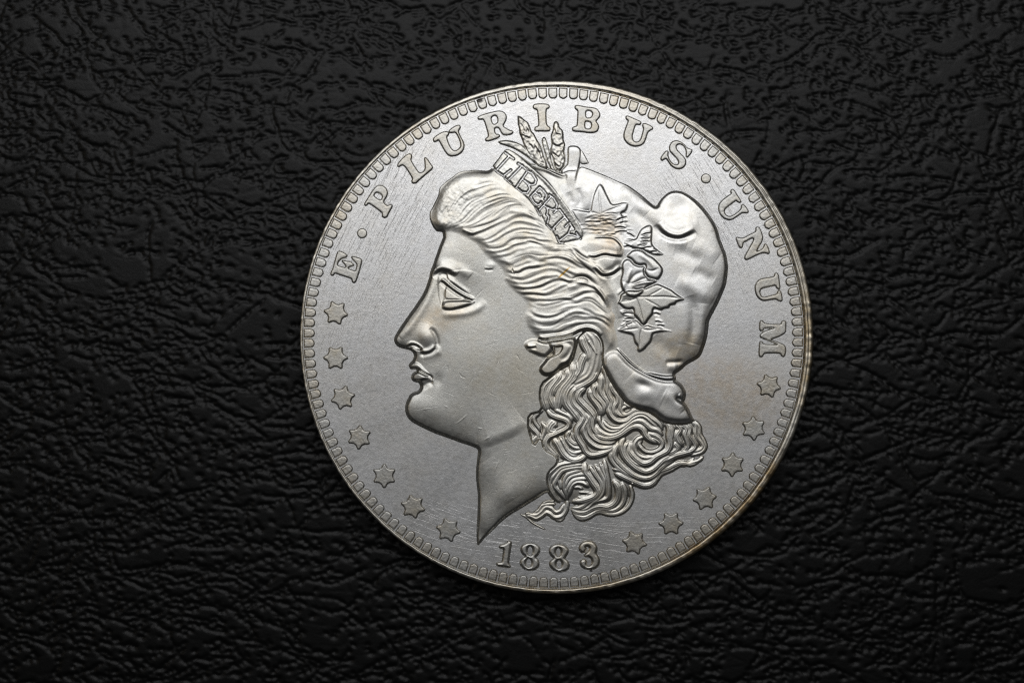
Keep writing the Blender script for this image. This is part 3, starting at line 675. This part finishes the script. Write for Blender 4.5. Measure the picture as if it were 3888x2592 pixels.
for n_, (cl, locks) in enumerate(LOCKS.items()):
    for j, rec in enumerate(locks):
        s, w, A = rec.split('|'); w = float(w)/K; A = float(A)
        p = spline(tr(s), False, 6)
        d, side, par = g.dist(p, w*1.9+2, False)
        tp = np.clip(par/.1, 0, 1)**.5*np.clip((1-par)/.16, 0, 1)**.5
        we = w*(.5+.5*tp)*1.6
        t = d/we
        v = swell+1.6+A*.52*(.35+.65*tp)*np.clip(1-t*t, 0, 1)**.85
        v += .34*np.cos(side*t*2*np.pi*(2.2 if w > 9 else 1.6)+j)*np.clip(1-t, 0, 1)*tp*min(1, w/9)*1.6
        v = -2+(v+2)*ss((1.12-t)/.22)
        hit = (d < w*1.9+1.5) & (v > low)
        low[hit] = v[hit]; lid[hit] = n_+1
# ground under the curls
curl_area = chaikin(tr("""J 945,320 1050,210 1170,205 1250,250 1320,350 1345,480 1330,620 1345,720 1420,900 1560,1130 1700,1290 L 900,790 1000,810 1100,850 1180,920 1270,975 1400,1000 1540,1005 1640,985 1700,945
L 1800,1100 1880,1300 1870,1420 1700,1560 Y 600,120 350,280 200,370 0,330 M 1790,350 1800,480 1720,680 1560,800 1300,790 1100,850 950,840 850,720 760,830 600,870 400,840 200,830 180,790 340,700 500,600
M 560,540 480,300 500,160 640,30 K 640,730 440,620 400,430 300,590 200,300 210,80 J 420,1400 370,1200 400,1000 560,880 700,760 850,690"""), 1)
ca = g.inside(curl_area); cd, _, _ = g.dist(curl_area, 16); cs = np.where(ca, cd, -cd)
fl = ss((cs+1)/9)
under = np.minimum(H, swell+.6)
H = np.where(ca, H*(1-fl)+under*fl, H)
use = (lid > 0) & (low > H) & ~(g.inside(chaikin(tr(bow_poly), 1))) & ~(g.inside(chaikin(tr(ear_poly), 1)) & (lid == 1))
H = np.where(use, low, H)
lid = np.where(use, lid, 0)

# small blows and marks on cheek and field edges (worn into the metal)
for s, A in [('C 1540,135 1535,260 1520,400', -1.2), ('C 960,450 990,500 1060,530', -1.2), ('C 1790,160 1830,210 1860,270', -1.0), ('C 900,1210 960,1170 1080,1070', 1.2), ('C 1230,1268 1300,1282', 1.4), ('C 1330,1450 1400,1400', 1.2),
             ('C 785,340 795,430', -1.0), ('B 1160,930 1240,850 1310,780', -.8), ('D 1480,545 1550,370', 1.0), ('D 1500,830 1520,800', -.8), ('C 400,1000 520,975', .8), ('C 730,935 790,965', 1.0)]:
    ridge(s, 6, A*.45, .3)
H = g.blur(H, 1.15)
Hz = H+fieldz(X, Y)

# ---- which part each cell belongs to
cc = lambda a: a[:-1,:-1]
gx_, gy_ = (X[:-1,:-1]+X[1:,1:])/2, (Y[:-1,:-1]+Y[1:,1:])/2
top = np.maximum(np.maximum(H[:-1,:-1], H[1:,1:]), np.maximum(H[1:,:-1], H[:-1,1:]))
present = top > -.9
lab = np.zeros(present.shape, int); names = {}
def setlab(mask, name):
    k = len(names)+1; names[k] = name; lab[cc(mask) if mask.shape == X.shape else mask] = k; return k
def area_(s, ch=1): return g.inside(chaikin(tr(s), ch))
setlab(np.ones(X.shape, bool), 'face')
setlab(area_('D 1228,214 1300,213 1400,198 1500,160 1620,110 1760,50 1880,-20 2000,-100 2352,300 2352,1568 1000,1568 1100,214', 0) | ((Y > 1704) & (X < 2110)), 'neck')
setlab(area_(eye_poly), 'eye'); setlab(area_('C 195,335 250,285 330,285 420,370 520,450 590,540 550,570 480,560 370,590 300,600 230,570 225,430'), 'lips')
setlab(hi, 'hair'); setlab(area_(ear_poly), 'ear')
setlab(capi, 'cap'); setlab(bowi, 'cap_tie'); setlab(ropei, 'cap_rope'); 
setlab(area_(hair_poly) & ~(X > 2330), 'hair2')
setlab(g.inside(hp), 'hair3')
names = {k: (v if v not in ('hair2', 'hair3') else 'hair') for k, v in names.items()}
setlab(bandi, 'coronet')
for nm, mk in (('leaf_left', leaf_l), ('wheat_ear', ear1), ('blade', blade), ('wheat_ear.b', ear2), ('sheet', sheet), ('stalk', stalk)): setlab(mk, nm)
for k in ('leaf_a','leaf_b','boll_b','boll_a','leaf_d','leaf_e','leaf_c'): setlab(leafi[k], k)
setlab(area_(ear_poly), 'ear')
for k, cl in enumerate(LOCKS): setlab(lid == k+1, cl)
setlab((cs > 0) & (lid == 0) & ~bowi & ~area_(ear_poly), 'lock_b')
for (ch_, _), mk in zip(LIB, letter_masks): setlab(mk, 'incuse_'+ch_)
lab[~present] = 0
# ------------------------------------------------------------------ the coin
OX, OY, RO = 2114.5, 1279.0, 976.5      # outer edge
DX, DY, RD = 2101.0, 1282.0, 948.5      # ring struck by the die, a little off centre
base = np.array([(OX-CX)*S, (CY-OY)*S, -THICK])
coin = bpy.data.objects.new('coin', None); COL.objects.link(coin)
coin.location = base; coin.empty_display_size = .5
coin['label'] = 'round silver dollar dated 1883 with a woman\'s head in profile, lying on black leather'
coin['category'] = 'coin'
off = tuple(-base)
def part(name, me, parent=coin, loc=None, **props):
    return link(name, me, parent, off if (loc is None and parent is coin) else (loc if loc is not None else (0, 0, 0)), **props)

# field
nr_, na_ = 40, 240
rr = np.linspace(0, RD+1.5, nr_)[1:]; th = np.linspace(0, 2*np.pi, na_, endpoint=False)
PX = DX+rr[:, None]*np.cos(th); PY = DY-rr[:, None]*np.sin(th)
V = np.stack([(PX-CX)*S, (CY-PY)*S, fieldz(PX, PY)*S], -1).reshape(-1, 3)
V = np.vstack([V, [[(DX-CX)*S, (CY-DY)*S, 0]]])
Q = []
for i in range(nr_-2):
    a = i*na_+np.arange(na_); b = i*na_+(np.arange(na_)+1) % na_
    Q.append(np.stack([a, a+na_, b+na_, b], 1))
Q = np.vstack(Q)
ctr = len(V)-1
tri = [(ctr, k, (k+1) % na_) for k in range(na_)]
me = bpy.data.meshes.new('field')
me.from_pydata(V.tolist(), [], [tuple(q) for q in Q.tolist()]+tri)
me.polygons.foreach_set('use_smooth', [True]*len(me.polygons)); me.materials.append(M_field); me.update()
part('field', me)

# rim: lofted between the die ring and the outer edge, with knocks and a double ridge on the right
nt_ = 1440
th = np.linspace(0, 2*np.pi, nt_, endpoint=False)
prof_t = np.array([0, .04, .10, .17, .25, .34, .43, .50, .56, .62, .70, .78, .85, .91, .96, 1.0])
prof_h = np.array([-3, -2.6, 2.0, 6.5, 9.0, 9.8, 9.9, 9.7, 9.5, 9.3, 8.6, 7.6, 6.2, 3.0, -6., -24.])
def smooth_noise(n, per, seed):
    r = np.random.default_rng(seed); k = r.normal(size=per)
    x = np.linspace(0, per, n, endpoint=False); i = x.astype(int); f = x-i; f = f*f*(3-2*f)
    return k[i % per]*(1-f)+k[(i+1) % per]*f
n1, n2, n3 = smooth_noise(nt_, 60, 1), smooth_noise(nt_, 260, 2), smooth_noise(nt_, 420, 3)
inner = np.stack([DX+RD*np.cos(th), DY-RD*np.sin(th)], 1)
outer = np.stack([OX+RO*np.cos(th), OY-RO*np.sin(th)], 1)
wd = np.hypot(*(outer-inner).T)
crack = np.exp(-((np.degrees(th)-28)/38)**2)+np.exp(-((np.degrees(th)-388)/38)**2)
rows = []
for t, h in zip(prof_t, prof_h):
    hh = h*np.ones(nt_)
    if .45 < t < .6: hh -= 2.6*crack
    hh *= np.where(h > 0, np.clip(wd/26, .62, 1.0), 1)
    hh += .4*n1*(h > 2)+ (.25*n2+.2*n3)*(h > 5)*(1+.8*(t > .55))
    tt = t+.012*n2*(0 < t < 1)
    p = inner+(outer-inner)*tt[:, None] if np.ndim(tt) else inner+(outer-inner)*tt
    p = p+(outer-inner)/np.maximum(wd, 1)[:, None]*(.35*n3*(t > .5))[:, None]
    rows.append(np.stack([(p[:,0]-CX)*S, (CY-p[:,1])*S, (hh+3.2)*S], 1))
V = np.vstack(rows); a = np.arange(nt_); b = (a+1) % nt_
Q = np.vstack([np.stack([i*nt_+a, (i+1)*nt_+a, (i+1)*nt_+b, i*nt_+b], 1) for i in range(len(rows)-1)])
part('rim', mesh_from('rim', V, Q, M_rim))
# reeded edge and the back
nre = 190; seg = 8; ne = nre*seg
th = np.linspace(0, 2*np.pi, ne, endpoint=False)
reed = .5+.5*np.cos(th*nre)
def ring(r, z): return np.stack([(OX-CX)*S+r*np.cos(th)*S, (CY-OY)*S+r*np.sin(th)*S, np.full(ne, z)], 1)
zt = -22*S
R_ = [ring(RO-.6-0*reed, zt), ring(RO-.2-5*reed, zt-5*S), ring(RO-.2-5*reed, -THICK+8*S), ring(RO-4-0*reed, -THICK+.5*S), ring(RO-40, -THICK+.5*S)]
V = np.vstack(R_); a = np.arange(ne); b = (a+1) % ne
Q = np.vstack([np.stack([i*ne+a, (i+1)*ne+a, (i+1)*ne+b, i*ne+b], 1) for i in range(len(R_)-1)])
part('reeded_edge', mesh_from('reeded_edge', V, Q, M_rim))

# struck letters, numerals, dots, stars: each a raised island with a steep side and a soft top
def island(name, polys, T=9.0, w=3.4, mat=None, dome=.3, st=1.25, rot=0, rough=.05, centre=None, ck=1):
    ps = [chaikin(p, ck) for p in polys]
    allp = np.vstack(ps)
    c = centre if centre is not None else (allp.min(0)+allp.max(0))/2
    gg = Grid(allp[:,0].min()-4, allp[:,1].min()-4, allp[:,0].max()+4, allp[:,1].max()+4, st)
    ins = np.zeros(gg.X.shape, bool); d = np.full(gg.X.shape, 12.0)
    for p in ps:
        ins ^= gg.inside(p); d = np.minimum(d, gg.dist(p, 12)[0])
    sdv = np.where(ins, d, -d)
    h = -2+(T+2)*wall((sdv+2.4)/w)+dome*ss(sdv/9)
    n = gg.blur(rng.normal(size=h.shape), 2.2); n /= n.std()
    h += n*rough*ins; h = gg.blur(h, .9)
    tp = np.maximum(np.maximum(h[:-1,:-1], h[1:,1:]), np.maximum(h[1:,:-1], h[:-1,1:]))
    org = (c[0]-CX, CY-c[1])
    me = grid_mesh(gg, h, tp > -1.2, name, mat or M_ltr, org)
    return me, np.array([org[0]*S, org[1]*S, fieldz(c[0], c[1])*S])
EXTRA = dict()
RING = [
 ('letter', 'E', "O 640,990 700,1000 780,1050 770,1085 700,1105 665,1130 640,1170 635,1208 690,1225 750,1240 760,1215 730,1180 700,1145 710,1125 760,1140 830,1150 880,1190 870,1215 810,1230 790,1252 850,1275 900,1292 915,1240 925,1190 880,1140 840,1095 845,1070 900,1080 970,1100 1000,1130 985,1200 960,1290 930,1380 910,1440 880,1470 848,1445 850,1410 800,1388 700,1358 620,1328 590,1326 570,1360 532,1352 535,1310 560,1260 590,1150 615,1060", None),
 ('letter', 'P', "O 1032,290 1070,230 1120,150 1180,60 1230,15 1300,15 1360,60 1382,120 1370,180 1330,240 1320,270 1370,320 1400,310 1430,293 1456,320 1430,370 1390,440 1370,490 1330,502 1298,480 1300,430 1280,410 1200,350 1120,295 1090,285 1070,318 1040,318", ["O 1175,170 1200,125 1240,125 1290,155 1302,195 1278,237 1240,225 1200,195"]),
 ('letter', 'L', "P 428,1080 460,1030 520,970 570,930 610,915 642,935 640,980 630,1010 660,1070 700,1130 740,1190 770,1207 820,1180 840,1140 835,1050 828,980 850,972 890,1020 930,1080 957,1120 940,1150 870,1210 800,1270 730,1330 700,1360 650,1358 637,1320 655,1290 620,1230 570,1150 520,1090 480,1095 450,1118 430,1108", None),
 ('letter', 'U', "P 958,710 970,680 1020,640 1090,600 1160,583 1197,610 1190,640 1160,665 1180,740 1210,810 1250,865 1290,877 1340,850 1370,810 1365,750 1330,660 1290,600 1240,610 1197,607 1193,575 1240,535 1300,500 1350,490 1370,520 1350,560 1335,590 1370,670 1410,740 1424,800 1410,860 1370,910 1310,947 1230,957 1180,940 1140,890 1100,820 1060,750 1040,715 1000,742 968,742", None),
 ('letter', 'R', "E 53,180 90,155 180,125 280,100 370,83 440,98 482,150 482,210 452,270 430,310 470,340 530,375 578,385 583,410 550,437 480,448 430,442 400,400 370,340 330,335 305,350 310,400 330,435 370,433 388,460 350,492 280,517 210,538 172,532 167,500 210,470 210,430 185,340 160,260 135,210 90,218 58,212", ["E 253,190 290,158 330,158 352,200 352,250 322,282 285,287 263,240"]),
 ('letter', 'I', "Q 483,490 500,460 560,450 640,450 710,458 734,490 722,517 690,527 680,560 680,660 685,740 700,778 742,808 737,852 690,860 600,857 530,860 508,842 513,800 550,788 570,770 565,680 555,600 548,540 508,532 487,515", None),
 ('letter', 'B', "Q 1103,500 1120,473 1180,478 1280,498 1380,508 1440,528 1482,590 1482,640 1442,690 1420,710 1452,750 1467,800 1442,860 1390,882 1300,882 1200,867 1100,862 1068,842 1073,803 1110,788 1140,778 1145,700 1150,600 1150,550 1118,532", ["Q 1275,560 1320,550 1365,575 1370,620 1340,660 1280,662 1268,610", "Q 1262,715 1300,712 1350,730 1355,790 1330,826 1265,822 1255,770"]),
 ('letter', 'U', "Q 1863,640 1890,626 1950,653 2030,688 2087,713 2097,745 2072,767 2020,757 2000,790 1980,860 1960,930 1970,990 2010,1022 2060,1012 2090,970 2110,900 2130,820 2113,780 2118,743 2160,743 2220,768 2270,800 2267,830 2222,852 2190,880 2170,950 2140,1030 2090,1072 2010,1087 1940,1072 1880,1032 1838,970 1833,900 1858,820 1888,740 1903,700 1868,680", None),
 ('letter', 'S', "R 870,653 897,665 882,710 850,752 820,780 798,765 803,720 798,660 760,600 710,580 670,590 652,620 670,670 720,720 770,770 802,820 797,880 762,932 700,952 640,942 580,902 540,840 510,797 480,802 450,828 426,810 428,775 470,718 510,676 542,690 532,740 550,800 590,860 640,888 688,880 690,830 650,780 600,730 556,680 552,610 588,548 650,523 720,543 780,588 822,640", None),
 ('letter', 'U', "S 838,95 860,70 892,85 930,150 970,210 1000,261 982,278 945,267 920,242 870,277 800,330 752,370 742,410 770,460 820,483 880,458 950,408 993,365 998,310 1020,293 1060,328 1108,400 1092,432 1040,427 1000,432 930,482 860,527 800,532 728,502 678,440 656,370 663,300 708,240 790,178 848,140 838,120", None),
 ('letter', 'N', "S 1208,650 1235,628 1272,650 1302,720 1322,790 1302,860 1262,920 1222,1000 1260,988 1310,958 1333,920 1338,888 1372,888 1402,950 1420,1010 1402,1042 1360,1022 1310,1022 1230,1052 1150,1092 1080,1127 1048,1112 1043,1080 1080,1010 1130,920 1188,812 1150,802 1080,842 1022,870 1017,932 990,952 958,920 933,850 916,800 933,783 980,798 1030,798 1100,758 1180,718 1213,700", None),
 ('letter', 'U', "T 1488,-42 1520,-59 1552,-30 1562,60 1577,170 1557,190 1520,172 1508,130 1440,145 1340,165 1282,190 1272,240 1300,298 1340,308 1430,283 1528,260 1538,215 1560,198 1592,230 1612,340 1592,374 1550,362 1508,332 1430,347 1330,362 1268,337 1218,270 1198,180 1213,100 1268,38 1370,18 1478,3 1488,-20", None),
 ('letter', 'M', "T 1593,670 1630,648 1664,670 1662,760 1657,830 1600,872 1500,912 1430,937 1500,958 1580,988 1642,1018 1662,1070 1652,1160 1630,1197 1593,1182 1578,1142 1480,1137 1370,1137 1332,1147 1312,1192 1268,1192 1258,1150 1263,1050 1268,970 1300,958 1322,998 1370,1008 1480,1010 1540,1012 1450,972 1350,932 1278,902 1273,870 1308,828 1400,788 1500,763 1400,765 1332,772 1317,807 1273,807 1266,740 1273,660 1310,648 1337,688 1400,703 1500,708 1588,708", None)]
def flip(p): return p
for nm, ch_, s, holes in RING:
    me, loc = island('letter', [tr(s)]+[tr(h) for h in (holes or [])], T=9.0, w=4.8)
    part('letter', me, coin, tuple(loc-base), label='raised letter '+ch_)
DIG = [('1', "X 310,590 345,595 362,620 352,700 337,800 327,880 322,930 347,960 347,987 310,994 230,982 160,972 133,945 143,913 190,908 215,908 225,860 235,780 240,712 190,702 173,680 200,653 250,638 290,616", None),
 ('8', "X 645,620 720,633 782,690 787,750 752,810 717,840 757,870 777,930 762,987 700,1032 620,1037 540,1012 488,950 488,890 528,842 573,826 518,790 495,730 508,670 570,628", ["X 638,665 672,695 682,745 668,795 640,815 610,795 596,745 605,695", "X 618,850 650,875 664,920 650,965 617,985 585,965 570,920 585,875"]),
 ('8', "X 1065,640 1150,658 1210,720 1207,770 1172,830 1152,855 1202,890 1227,950 1212,1012 1160,1047 1070,1062 980,1032 923,960 928,900 973,862 988,848 938,810 916,750 933,690 990,648", ["X 1058,690 1090,715 1100,760 1085,805 1058,828 1030,805 1015,760 1028,715", "X 1068,872 1098,895 1112,940 1098,985 1068,1005 1038,985 1023,940 1038,895"]),
 ('3', "X 1363,720 1373,660 1418,608 1500,590 1580,608 1632,670 1637,730 1617,780 1652,820 1674,880 1667,950 1622,1002 1550,1024 1460,1017 1398,982 1378,930 1383,890 1420,863 1460,868 1482,910 1477,950 1500,968 1538,958 1558,910 1548,862 1510,832 1460,832 1438,810 1468,778 1508,740 1523,700 1500,677 1465,682 1477,720 1452,767 1398,772", None)]
for ch_, s, holes in DIG:
    me, loc = island('numeral', [tr(s)]+[tr(h) for h in (holes or [])], T=7.5, w=4.2, dome=2.6)
    part('numeral', me, coin, tuple(loc-base), label='raised numeral '+ch_)
a = np.linspace(0, 2*np.pi, 40, endpoint=False)
dotp = np.stack([17.5*np.cos(a), 17.5*np.sin(a)], 1)
for s in ("O 1000,730", "R 1098,1092"):
    me, loc = island('dot', [tr(s)[0]+dotp], T=6.5, ck=0)
    part('dot', me, coin, tuple(loc-base))
def starp(R1=50.5, R2=29.5):
    out = []
    for k in range(12):
        r = R1 if k % 2 == 0 else R2
        an = math.radians(k*30)
        out.append((r*math.sin(an), -r*math.cos(an)))
    return np.array(out)
STARS = [("V 610,345", -20), ("V 605,1010", 30), ("W 715,38", 15), ("W 960,620", 4), ("W 1330,1195", 0), ("D 268,1065", -13), ("N 400,625", -17),
         ("M 1800,1210", -20), ("Y 580,922", -31), ("Y 1080,550", 21), ("U 865,1420", 2), ("U 1180,882", -3), ("U 1408,252", -18)]
for s, rot in STARS:
    c = tr(s)[0]; an = math.radians(rot)
    p = starp()*rng.uniform(.97, 1.03, (12, 1))
    p = np.stack([p[:,0]*math.cos(an)-p[:,1]*math.sin(an), p[:,0]*math.sin(an)+p[:,1]*math.cos(an)], 1)+c
    me, loc = island('star', [p], T=9.5, w=4.8, dome=.25, centre=c, rough=.06)
    part('star', me, coin, tuple(loc-base))
# denticles
hw, ri, ro_ = 16.4, 906.5, 947.5
sg = lambda v, e: math.copysign(abs(v)**e, v)
prof = [(-hw, ro_)]+[(-hw*sg(math.cos(t), .95), ri+16-16*abs(math.sin(t))) for t in np.linspace(0, math.pi, 13)]+[(hw, ro_)]
gd = Grid(-21, -25, 21, 23, 1.7)
variants = []
for v in range(6):
    p = np.array([(x*(1+rng.uniform(-.05, .05)), (y-927)*(1+rng.uniform(-.04, .04))) for x, y in prof])
    # local frame: +y of the drawing grid points away from the centre of the coin
    i = gd.inside(p); d, _, _ = gd.dist(p, 12); sdv = np.where(i, d, -d)
    h = -2+(9.0)*wall((sdv+1.8)/4.4)+.3*ss(sdv/10)
    n = gd.blur(rng.normal(size=h.shape), 2.6); n /= n.std(); h += .08*n*i
    h = gd.blur(h, .8)
    tp = np.maximum(np.maximum(h[:-1,:-1], h[1:,1:]), np.maximum(h[1:,:-1], h[:-1,1:]))
    variants.append(grid_mesh(gd, h, tp > -1.3, 'denticle', M_dent, (-CX, CY)))
for k in range(150):
    an = math.radians(178.9-2.4*k)
    x, y = DX+927*math.cos(an), DY-927*math.sin(an)
    o = part('denticle', variants[int(rng.integers(6))], coin, tuple(np.array([(x-CX)*S, (CY-y)*S, (fieldz(x, y)-rng.uniform(0, .8))*S])-base))
    o.rotation_euler = (0, 0, an+math.pi/2)

# the portrait
PARTMAT = dict(face=M_skin, neck=M_skin, eye=M_skin, lips=M_skin, ear=M_skin, hair=M_hair, cap=M_cap, cap_tie=M_cap, cap_rope=M_cap, coronet=M_skin)
def build(sel, name, mat, parent=coin, **props):
    cells = np.isin(lab, sel)
    if not cells.any(): print('empty part', name); return None
    return part(name, grid_mesh(g, Hz, cells, name, mat), parent, **props)
inv = {}
for k, v in names.items(): inv.setdefault(v, []).append(k)
face = build(inv['face'], 'face', M_skin)
neck = build(inv['neck'], 'neck', M_skin)
build(inv['eye'], 'eye', M_skin, face); build(inv['lips'], 'lips', M_skin, face); build(inv['ear'], 'ear', M_hair, face)
hair = build(inv['hair'], 'hair', M_hair)
for k in ('lock_a', 'lock_b', 'lock_c', 'lock_d'):
    build(inv[k], 'curled_lock', M_hair, coin, label=dict(lock_a='wavy locks falling behind the ear', lock_b='thick curls sweeping right to the swirl', lock_c='round coil of hair at the bottom', lock_d='small wisp of hair beside the neck point')[k])
cap = build(inv['cap'], 'cap', M_cap)
build(inv['cap_rope'], 'cap_cord', M_cap, cap); build(inv['cap_tie'], 'cap_tail', M_cap, cap)
cor = build(inv['coronet'], 'headband', M_skin)
for ch_, _ in LIB: build(inv['incuse_'+ch_], 'letter', M_bright, cor, label='sunk letter '+ch_)
build(inv['leaf_left'], 'leaf', M_skin, coin, label='pointed leaf at the upper end of the headband')
build(inv['wheat_ear'], 'wheat_ear', M_hair, coin, label='wheat ear left of the letter I'); build(inv['wheat_ear.b'], 'wheat_ear', M_hair, coin, label='wheat ear right of the letter I')
build(inv['blade'], 'leaf', M_skin, coin, label='narrow blade between the two wheat ears')
build(inv['stalk'], 'stalk', M_cap, coin); build(inv['sheet'], 'leaf', M_cap, coin, label='flat leaf behind the thick stalk')
for k, lb in (('leaf_a', 'large leaf with an upright point on the cap'), ('leaf_b', 'small leaf with an upright point right of the hair knot'), ('leaf_c', 'wide leaf pointing right'), ('leaf_d', 'three-pointed leaf hanging lowest'), ('leaf_e', 'leaf tip showing left under the wide leaf')):
    build(inv[k], 'leaf', M_cap if k != 'leaf_c' else M_skin, coin, label=lb)
for k in ('boll_a', 'boll_b'): build(inv[k], 'cotton_boll', M_cap)

# ------------------------------------------------------------------ the leather it lies on
gl = Grid(-420, -330, 4310, 2930, 5.6)
def hash2(i, j, k):
    v = np.sin(i*127.1+j*311.7+k*74.7)*43758.5453
    return v-np.floor(v)
def lnoise(x, y, k):
    i, j = np.floor(x), np.floor(y); fx, fy = x-i, y-j
    fx, fy = fx*fx*(3-2*fx), fy*fy*(3-2*fy)
    return (hash2(i, j, k)*(1-fx)+hash2(i+1, j, k)*fx)*(1-fy)+(hash2(i, j+1, k)*(1-fx)+hash2(i+1, j+1, k)*fx)*fy
def worley(x, y, k):
    i0, j0 = np.floor(x), np.floor(y)
    f1 = np.full(x.shape, 9.0); f2 = f1.copy(); idv = np.zeros(x.shape)
    for a in (-1, 0, 1):
        for b in (-1, 0, 1):
            px, py = i0+a+hash2(i0+a, j0+b, k), j0+b+hash2(i0+a, j0+b, k+9)
            d = np.hypot(px-x, py-y); c = d < f1
            f2 = np.where(c, f1, np.minimum(f2, d)); idv = np.where(c, hash2(i0+a, j0+b, k+21), idv); f1 = np.where(c, d, f1)
    return f1, f2, idv
x, y = gl.X, gl.Y
wx = x+34*(lnoise(x/70, y/60, 1)-.5)+90*(lnoise(x/300, y/260, 2)-.5)
wy = y+26*(lnoise(x/80, y/60, 3)-.5)+110*(lnoise(x/420, y/330, 4)-.5)-.08*x
# flat plates parted by shallow valleys
f1, f2, idv = worley(wx/88, wy/58, 5)
e = f2-f1
brk = lnoise(x/75, y/55, 6)
hl = -2.0*np.clip(1-e/.17, 0, 1)**1.3*ss((brk-.30)/.3)
f1b, f2b, _ = worley(wx/210, wy/66, 11)
hl -= 3.0*np.clip(1-(f2b-f1b)/.13, 0, 1)**1.3*ss((lnoise(x/90, y/40, 15)-.25)/.3)
hl += 1.0*(lnoise(wx/120, wy/80, 51)-.5)+.5*(lnoise(x/12, y/10, 52)-.5)
# pits: scattered singly and strung along wandering creases
pits = np.zeros(hl.shape)
def stamp(cx, cy, rx, ry, a, dep):
    i0, i1 = int((cx-rx*1.6-gl.x0)/gl.st), int((cx+rx*1.6-gl.x0)/gl.st)+2
    j0, j1 = int((cy-rx*1.6-gl.y0)/gl.st), int((cy+rx*1.6-gl.y0)/gl.st)+2
    if i0 < 0 or j0 < 0 or i1 > gl.nx or j1 > gl.ny: return
    u_, v_ = gl.xs[i0:i1][None]-cx, gl.ys[j0:j1][:, None]-cy
    p_ = (u_*math.cos(a)+v_*math.sin(a))/rx; q_ = (-u_*math.sin(a)+v_*math.cos(a))/ry
    w_ = dep*np.exp(-(p_*p_+q_*q_)*1.1)
    pits[j0:j1, i0:i1] = np.maximum(pits[j0:j1, i0:i1], w_)
prng = np.random.default_rng(11)
for _ in range(19000):
    cx, cy = prng.uniform(-400, 4290), prng.uniform(-310, 2910)
    if lnoise(np.array(cx/150.), np.array(cy/95.), 61) < prng.uniform(.05, .75): continue
    r = prng.uniform(6.0, 10)
    stamp(cx, cy, r*prng.uniform(1.0, 1.7), r, prng.normal()*.35, prng.uniform(7, 13))
for _ in range(1700):
    cx, cy = prng.uniform(-500, 4290), prng.uniform(-310, 2910); n_ = int(prng.uniform(2, 26)**.92); an = prng.normal()*.25-.06
    if prng.random() < .16: an = prng.uniform(.8, 2.3)
    for k in range(n_):
        an += prng.normal()*.2; an *= .95
        cx += 25*math.cos(an); cy += 25*math.sin(an)
        if prng.random() < .8: stamp(cx, cy, prng.uniform(9, 20), prng.uniform(5.5, 8.5), an, prng.uniform(6, 12))
hl = hl*.5-pits*1.0
hl = gl.blur(hl, 1.6)
lz = hl*.6*S-THICK-2*S
Vl = np.stack([(x-CX)*S, (CY-y)*S, lz], -1)
# pressed flat under the coin
rr_ = np.hypot(x-OX, y-OY); Vl[..., 2] = np.where(rr_ < RO-10, np.minimum(Vl[..., 2], -THICK-2*S), Vl[..., 2])
nx, ny = gl.nx, gl.ny
idx = np.arange(nx*ny).reshape(ny, nx)
keep = np.ones((ny-1, nx-1), bool)
Q = np.stack([idx[:-1,:-1][keep], idx[1:,:-1][keep], idx[1:,1:][keep], idx[:-1,1:][keep]], 1)
used = np.zeros(nx*ny, bool); used[Q.ravel()] = True
re = np.cumsum(used)-1
me = mesh_from('leather', Vl.reshape(-1, 3)[used], re[Q], M_leather)
lo = link('leather_surface', me, None, None, kind='structure')
